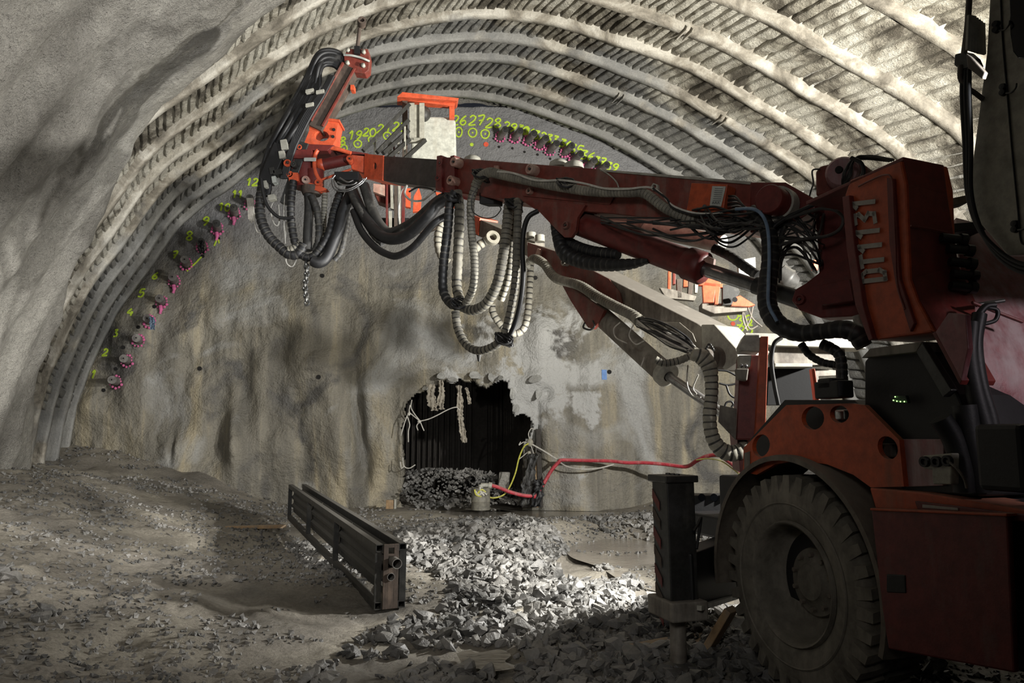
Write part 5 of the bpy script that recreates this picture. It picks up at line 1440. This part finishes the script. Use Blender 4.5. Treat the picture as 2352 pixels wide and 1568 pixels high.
# ---- third boom: basket and its carrier, seen between the others
bk = Pl((0, 11.2, 0), (.15, -1, 0))
bs = plate('basket', bk, [(948, 272), (955, 266), (1035, 268), (1047, 276), (1049, 370), (944, 368)], .8, M['tank'], bevel=.04)
for x0, x1, y0, y1 in ((924, 936, 228, 368), (1032, 1044, 238, 272)):
    plate('canopy_post', bk, [(x0, y0), (x1, y0), (x1, y1), (x0, y1)], .07, M['orange'] if x0 > 1000 else M['rust'], bs, .1)
plate('canopy_beam', bk, [(922, 218), (1046, 233), (1044, 244), (926, 229)], .07, M['orange'], bs, .12)
plate('canopy_roof', bk, [(912, 222), (924, 211), (1054, 225), (1050, 231)], .30, M['orange'], bs, .22)
MB().ball(bk(972, 262, .0), .12, 12, 8, (1, 1, 1.1)).build('dark_tarp', M['rubberdust'], bs, True)
for x0, x1 in ((940, 952), (963, 975)):
    plate('gate_post', bk, [(x0, 236), (x1, 236), (x1, 322), (x0, 322)], .07, M['palesteel'], bs, .3)
plate('gate_foot', bk, [(936, 316), (978, 316), (978, 325), (936, 325)], .08, M['palesteel'], bs, .3)
plate('gate_panel', bk, [(952, 240), (963, 240), (963, 318), (952, 318)], .03, M['palesteel'], bs, .25)
for (x0, y0, x1, y1) in ((940, 240, 834, 346), (938, 276, 866, 350), (940, 320, 892, 362), (976, 322, 928, 366), (938, 300, 880, 352)):
    MB().bar(bk(x0, y0, .3), bk(x1, y1, .6), .055, .055).build('guard_rail', M['steel'], bs)
for x, y0, y1, w in ((861, 322, 352, 5), (895, 325, 356, 9), (915, 315, 352, 5), (905, 330, 360, 4), (930, 290, 352, 5)):
    plate('rail_post', bk, [(x - w / 2, y0), (x + w / 2, y0), (x + w / 2, y1), (x - w / 2, y1)], .05, M['palesteel'] if w > 4 else M['darkred'], bs, .4)
cr2 = Pl((0, 10.4, 0), (.1, -1, 0))
car = plate('feed_carrier', cr2, [(876, 420), (900, 424), (906, 455), (890, 470), (868, 462), (858, 440)], .2, M['red'], bevel=.01)
for poly, m in (([(857, 421), (884, 424), (884, 450), (857, 440)], 'boss'), ([(886, 420), (891, 420), (891, 530), (886, 530)], 'darkred'), ([(896, 420), (902, 420), (904, 480), (897, 478)], 'palesteel'), ([(892, 484), (900, 484), (900, 530), (893, 530)], 'palesteel'),
                ([(905, 425), (913, 425), (913, 530), (905, 530)], 'rust'), ([(914, 418), (920, 418), (921, 525), (916, 525)], 'palesteel'), ([(922, 424), (930, 424), (929, 535), (922, 535)], 'darkred'),
                ([(931, 432), (943, 432), (943, 476), (931, 474)], 'orange'), ([(950, 450), (962, 430), (968, 452), (966, 484), (948, 486)], 'orange'), ([(943, 420), (990, 424), (990, 430), (943, 428)], 'palesteel'),
                ([(868, 500), (940, 500), (930, 540), (880, 535)], 'black'), ([(940, 520), (1000, 505), (1030, 510), (990, 530), (942, 536)], 'rust'), ([(1000, 440), (1040, 448), (1045, 475), (1010, 470)], 'orange')):
    plate('carrier_plate', cr2, poly, .08, M[m], car, .1 if m != 'black' else -.1)
rg = Pl((0, 9.0, 0), (-.1, -1, 0))
fr2 = plate('second_feed', rg, [(1612, 694), (1716, 700), (1716, 714), (1640, 720), (1612, 708)], .25, M['greyboom'], bevel=.01)
for poly, m in (([(1535, 622), (1542, 622), (1541, 664), (1534, 664)], 'orange'), ([(1546, 622), (1552, 622), (1552, 652), (1546, 652)], 'red'), ([(1571, 632), (1580, 632), (1580, 658), (1570, 658)], 'orange'), ([(1554, 640), (1566, 640), (1566, 684), (1556, 684)], 'rust'),
                ([(1582, 640), (1592, 640), (1590, 676), (1580, 676)], 'rust'), ([(1596, 650), (1604, 650), (1602, 672), (1596, 672)], 'palesteel'), ([(1628, 636), (1646, 640), (1640, 694), (1616, 694), (1614, 656)], 'orange'), ([(1642, 642), (1656, 646), (1650, 698), (1642, 698)], 'orange'),
                ([(1604, 646), (1660, 652), (1660, 660), (1604, 654)], 'orange'), ([(1660, 655), (1690, 650), (1700, 670), (1680, 700), (1660, 700)], 'rubberdust'), ([(1684, 684), (1700, 678), (1735, 700), (1720, 704), (1680, 702)], 'orange'),
                ([(1515, 660), (1545, 664), (1600, 680), (1595, 690), (1530, 684)], 'greyboom'), ([(1695, 598), (1735, 590), (1738, 660), (1700, 660)], 'tank'), ([(1870, 596), (1882, 600), (1878, 620), (1868, 618)], 'orange')):
    plate('feed_plate', rg, poly, .09, M[m], fr2, .08)
MB().cyl(rg(1688, 688, .2), rg(1688, 688, .14), .03).build('feed_pin', M['black'], fr2)
for pts in ([(1700, 690), (1712, 730), (1722, 755), (1740, 748)], [(1708, 690), (1706, 730), (1716, 760)], [(1730, 700), (1722, 735), (1710, 755)], [(1716, 700), (1728, 730), (1750, 750)]):
    hose('loose_wire', 8.8, pts, 2.0, M['greyboom'])
hose('sheeting', 8.6, [(1790, 620), (1810, 640), (1830, 650)], 22, M['rubberdust'], rads=[18, 26, 14])

# ---- cabin
CB = Pl(SPL.P, HN, .22)
cab = plate('cabin', CB, [(2276, -60), (2266, 119), (2223, 451), (2248, 510), (2313, 587), (2440, 580), (2440, -60)], .06, M['cabwhite'], bevel=.006)
plate('cabin_window', CB, [(2315, -60), (2320, 80), (2326, 118), (2338, 134), (2440, 142), (2440, -60)], .02, M['glass'], cab, .008, bevel=.004)
hose('door_seam', CB, [(2297, -40, .004), (2303, 90, .004), (2314, 220, .004), (2325, 350, .004), (2338, 480, .004), (2345, 553, .004), (2360, 560, .004)], 2, M['black'], cab)
for x, y in ((2291, 62), (2307, 206), (2334, 520)):
    for d in (-6, 7):
        c = CB(x, y + d, 0); MB().lathe(c, HN, [(0, .018), (.012, .016), (.014, 0)], 12).build('hinge_knob', M['black'], cab, True)
    hose('hinge_arm', CB, [(x + 4, y + 8, .012), (x + 16, y + 6, .018), (x + 26, y - 4, .02), (x + 28, y - 14, .012)], 2.2, M['steel'], cab)
MB().prism([CB(x, y, -.07) for x, y in ((2280, -60), (2270, 119), (2235, 451), (2256, 505), (2318, 580), (2440, 575), (2440, -60))], -HN * .85).build('cabin_shell', M['cabwhite'], cab, bevel=.01)
hose('mast_tube', CB, [(2228, -30, .05), (2222, 60, .05), (2214, 125, .05)], 7, M['greyboom'], cab)
for k in range(5):
    P = [CB(2232 + k * 5, 36 + k * 4, .05 - .012 * k), CB(2228 + k * 6.5, 116 + k * 2, .05 - .012 * k)]
    MB().bar(P[0], P[1], .012, .04, HN).build('lamp_fin', M['palesteel'], cab, bevel=.002)
plate('lamp_bracket', CB, [(2192, 124), (2216, 118), (2232, 132), (2240, 150), (2206, 160), (2190, 150)], .05, M['steel'], cab, .06, bevel=.006)
plate('lamp_arm', CB, [(2218, 122), (2230, 130), (2262, 166), (2256, 182), (2222, 156)], .02, M['greyboom'], cab, .08)
hose('lamp_arm', CB, [(2206, 150, .06), (2206, 180, .06), (2220, 200, .05), (2240, 214, .03), (2258, 228, .0)], 6, M['greyboom'], cab)
for k in range(3):
    hose('cab_hose', CB, [(2212 + k * 7, 160, .05), (2210 + k * 8, 220, .06), (2216 + k * 7, 330, .05), (2222 + k * 4, 440, .04), (2246 + k * 2, 520, .04), (2290, 572 + k * 7, .04), (2340, 604 + k * 9, .04), (2400, 612 + k * 10, .04)], 5.5, M['rubber'], cab)
plate('deck_beam', Pl((0, 3.7, 0), (0, -1, 0)), [(2170, 458), (2228, 446), (2230, 462), (2176, 476)], .1, M['greyboom'], rig)
plate('deck_box', Pl((0, 3.75, 0), (0, -1, 0)), [(2164, 462), (2186, 462), (2188, 512), (2170, 510)], .1, M['palesteel'], rig)
plate('deck_plate', Pl((0, 3.6, 0), (0, -1, 0)), [(2172, 514), (2300, 504), (2300, 512), (2240, 526), (2178, 536)], .6, M['black'], rig)

# ---------------------------------------------------------------- timber packing under the jack
for (x0, y0, x1, y1, z0, z1, w, lab) in ((1452, 1492, 1545, 1474, .05, .05, .12, 'flat timber board left of the jack foot'), (1556, 1500, 1640, 1448, .04, .06, .12, 'flat timber board right of the jack foot'),
                                         (1618, 1504, 1680, 1398, .03, .36, .13, 'timber prop leaning up towards the wheel behind the jack')):
    p, q = G(x0, y0, z0), G(x1, y1, z1)
    tag(MB().bar(p, q, w, .05).build('timber_board', M['wood'], bevel=.006), lab, 'board', 'timber packing round the jack foot')
# ---------------------------------------------------------------- rubble
rs = np.random.RandomState(5)
def stone_mesh(seed, npts):
    r = np.random.RandomState(seed)
    P = r.randn(npts, 3); P /= np.linalg.norm(P, axis=1)[:, None]
    P *= (.8 + .35 * r.rand(npts, 1)); P *= np.array([1.15, .55 + .4 * r.rand(), .45 + .35 * r.rand()])
    bm = bmesh.new()
    for p in P: bm.verts.new(p)
    res = bmesh.ops.convex_hull(bm, input=bm.verts)
    bmesh.ops.delete(bm, geom=[g for g in bm.verts if not g.link_faces], context='VERTS')
    bmesh.ops.triangulate(bm, faces=bm.faces); bm.verts.index_update()
    V = np.array([v.co[:] for v in bm.verts]); F = np.array([[v.index for v in f.verts] for f in bm.faces])
    bm.free(); return V, F
SM2 = [stone_mesh(i, 17) for i in range(10)]; SM1 = [stone_mesh(20 + i, 11) for i in range(12)]
def gp(pts): return np.array([[G(x, y, .06).x, G(x, y, .06).y] for x, y in pts])
FIELD = gp([(905, 1222), (1000, 1214), (1090, 1204), (1170, 1200), (1270, 1232), (1420, 1300), (1560, 1350), (1700, 1390), (1900, 1450), (2050, 1500), (2500, 1700), (2300, 2600), (700, 2600), (640, 1700), (700, 1530), (840, 1430), (1010, 1400), (1040, 1350), (905, 1300)])
RIGHT = gp([(1340, 1205), (1450, 1172), (1640, 1170), (1800, 1190), (1800, 1300), (1640, 1300), (1500, 1240), (1400, 1225)])
PATCH = gp([(655, 1240), (720, 1225), (800, 1290), (850, 1330), (770, 1345), (700, 1300)])
HEAP = gp([(215, 1075), (330, 1068), (480, 1105), (640, 1150), (560, 1160), (400, 1115), (260, 1092)])
LEFTN = gp([(0, 1400), (120, 1420), (160, 1500), (60, 1560), (-200, 1560), (-200, 1400)])
def scatter(poly, n, rlo, rhi, power=2.0, lift=.3):
    lo, hi = poly.min(0), poly.max(0)
    lo[1] = max(lo[1], 2.3); out = []
    while len(out) < n:
        p = lo + rs.rand(4000, 2) * (hi - lo)
        p = p[in_poly(p[:, 0], p[:, 1], poly)]
        for q in p[:n - len(out)]:
            out.append(q)
    out = np.array(out)
    r = rlo + (rhi - rlo) * rs.rand(n) ** power
    z = floor_z(out[:, 0], out[:, 1]) + r * lift
    return np.column_stack([out, z, r])
def keep_clear(S):
    rel = np.column_stack([S[:, 0] - WC.x, S[:, 1] - WC.y])
    return S
A = np.concatenate([scatter(FIELD, 18000, .016, .066, 2.4, .4), scatter(FIELD, 800, .045, .085, 2.0, .7), scatter(RIGHT, 2000, .02, .08, 2), scatter(PATCH, 800, .015, .05, 2), scatter(HEAP, 700, .04, .10, 2), scatter(LEFTN, 25, .04, .09, 2)])
hp_ = G(1010, 1150, .3)
ad = np.column_stack([-2.3 + 2.5 * rs.rand(1500), 15.55 + 2.0 * rs.rand(1500), np.zeros(1500), .03 + .05 * rs.rand(1500) ** 2])
ad[:, 2] = (.02 + .16 * vnoise(ad[:, 0] * 2.2, ad[:, 1] * 2, 0, 9) + .50 * sstep(15.5, 16.6, ad[:, 1])) * sstep(.5, -.6, ad[:, 0]) + .1 * rs.rand(1500) + .06
A = np.concatenate([A, ad])
A = A[~((floor_z(A[:, 0], A[:, 1]) < -.035) & (A[:, 1] < 15.4))]
near = A[:, 3] / np.maximum(A[:, 1], 1)
pxs = 1176 + 1700 * A[:, 0] / A[:, 1]; pys = 1000 + 1700 * (1.5 - A[:, 2]) / A[:, 1]
vis = (pxs > -20) & (pxs < 1720) & (pys < 1600) & (A[:, 1] > 4)
order = np.argsort(-near * vis)
pile = empty('rubble_field', G(1150, 1400, 0), 'loose heap of broken grey rock spread over the ground in front of the rig', 'rubble')
meshes = []
for i, (V, F) in enumerate(SM2):
    me = bpy.data.meshes.new('stone'); me.from_pydata(V.tolist(), [], F.tolist()); me.materials.append(M['stone']); meshes.append(me)
for k in order[:300]:
    x, y, z, r = A[k]
    o = bpy.data.objects.new('stone', meshes[rs.randint(10)])
    COL.objects.link(o); o.parent = pile
    o.location = Vector((x, y, z)) - ORG[pile.name]; o.scale = (r, r, r)
    o.rotation_euler = (rs.uniform(-.6, .6), rs.uniform(-.6, .6), rs.uniform(0, 6.28))
def merged(name, S, SM, mat, parent, kind='stuff'):
    VV, FF, n = [], [], 0
    for x, y, z, r in S:
        V, F = SM[rs.randint(len(SM))]
        a, b, c = rs.uniform(0, 6.28), rs.uniform(-.9, .9), rs.uniform(-.9, .9)
        Rz = np.array([[math.cos(a), -math.sin(a), 0], [math.sin(a), math.cos(a), 0], [0, 0, 1]])
        Rx = np.array([[1, 0, 0], [0, math.cos(b), -math.sin(b)], [0, math.sin(b), math.cos(b)]])
        Ry = np.array([[math.cos(c), 0, math.sin(c)], [0, 1, 0], [-math.sin(c), 0, math.cos(c)]])
        VV.append((V * r) @ (Rz @ Rx @ Ry).T + [x, y, z]); FF.append(F + n); n += len(V)
    o = mesh_from_np(name, np.concatenate(VV), np.concatenate(FF), mat, parent, smooth=False)
    o['kind'] = kind; return o
merged('small_stones', A[order[300:]], SM1, M['stone'], pile)
# fine gravel over the whole ground, too small to pick apart
n = 26000
yy = 3.0 + 13 * rs.rand(n) ** 1.25
xx = (rs.rand(n) * 2 - 1) * (1.0 + .74 * yy)
rr_ = .006 + .016 * rs.rand(n) ** 2 + .0011 * yy
den = vnoise(xx * .9, yy * .9, 0, 401) + .6 * vnoise(xx * 3, yy * 3, 0, 402) > -.25
xs_ = xx - SH * (YF - yy)
keep = den & ~((xx > -2) & (xx < 2.2) & (floor_z(xx, yy) < -.035)) & (xs_ > -9.4) & (xx < 6)
zz = floor_z(xx, yy)
Sg = np.column_stack([xx, yy, zz + rr_ * .3, rr_])[keep]
def ico0():
    bm = bmesh.new(); bmesh.ops.create_icosphere(bm, subdivisions=1, radius=1)
    V = np.array([v.co[:] for v in bm.verts]); F = np.array([[v.index for v in f.verts] for f in bm.faces]); bm.free(); return V, F
phi = (1 + 5 ** .5) / 2
I0 = []
bm = bmesh.new(); bmesh.ops.create_icosphere(bm, subdivisions=1, radius=1)
for s_ in range(5):
    q = np.random.RandomState(s_)
    P8 = np.array([(1, 0, 0), (-1, 0, 0), (0, 1, 0), (0, -1, 0), (0, 0, .7), (0, 0, -.7)]) * (.7 + .6 * q.rand(6, 1)) + .25 * q.randn(6, 3)
    I0.append((P8, np.array([(0, 2, 4), (2, 1, 4), (1, 3, 4), (3, 0, 4), (2, 0, 5), (1, 2, 5), (3, 1, 5), (0, 3, 5)])))
bm.free()
gv = merged('fine_gravel', Sg, I0, M['stone'], None)
tag(gv, 'fine loose gravel strewn over the muddy ground', 'gravel')

# ---------------------------------------------------------------- puddles
def puddle(name, pts, z, label):
    P = catmull([G(x, y, z) for x, y in pts] + [G(*pts[0], z)], 6)[:-1]
    V = [p for p in P]; c = sum(V, Vector()) / len(V)
    V = [c + (p - c) * 1.28 for p in V]
    V = [Vector((p.x, min(p.y, 15.3), p.z)) for p in V]
    mb = MB().add([c] + V, [(0, i + 1, (i + 1) % len(V) + 1) for i in range(len(V))])
    tag(mb.build(name, M['water'], smooth=True), label, 'puddle', 'muddy puddles on the heading floor')
puddle('puddle', [(900, 1166), (1000, 1158), (1100, 1154), (1240, 1150), (1330, 1156), (1360, 1175), (1300, 1192), (1180, 1190), (1050, 1184), (950, 1180)], -.03, 'still muddy puddle in front of the adit mouth')
puddle('puddle', [(1255, 1200), (1300, 1196), (1350, 1212), (1400, 1218), (1450, 1232), (1520, 1250), (1580, 1280), (1600, 1350), (1530, 1352), (1480, 1330), (1430, 1318), (1380, 1290), (1330, 1272), (1310, 1245), (1270, 1225)], -.03, 'bright muddy channel right of the rubble mound')
puddle('puddle', [(1062, 1503), (1085, 1497), (1100, 1502), (1140, 1496), (1160, 1506), (1150, 1518), (1172, 1528), (1120, 1536), (1100, 1530), (1078, 1534), (1070, 1518)], .0, 'small puddle among the nearest stones')
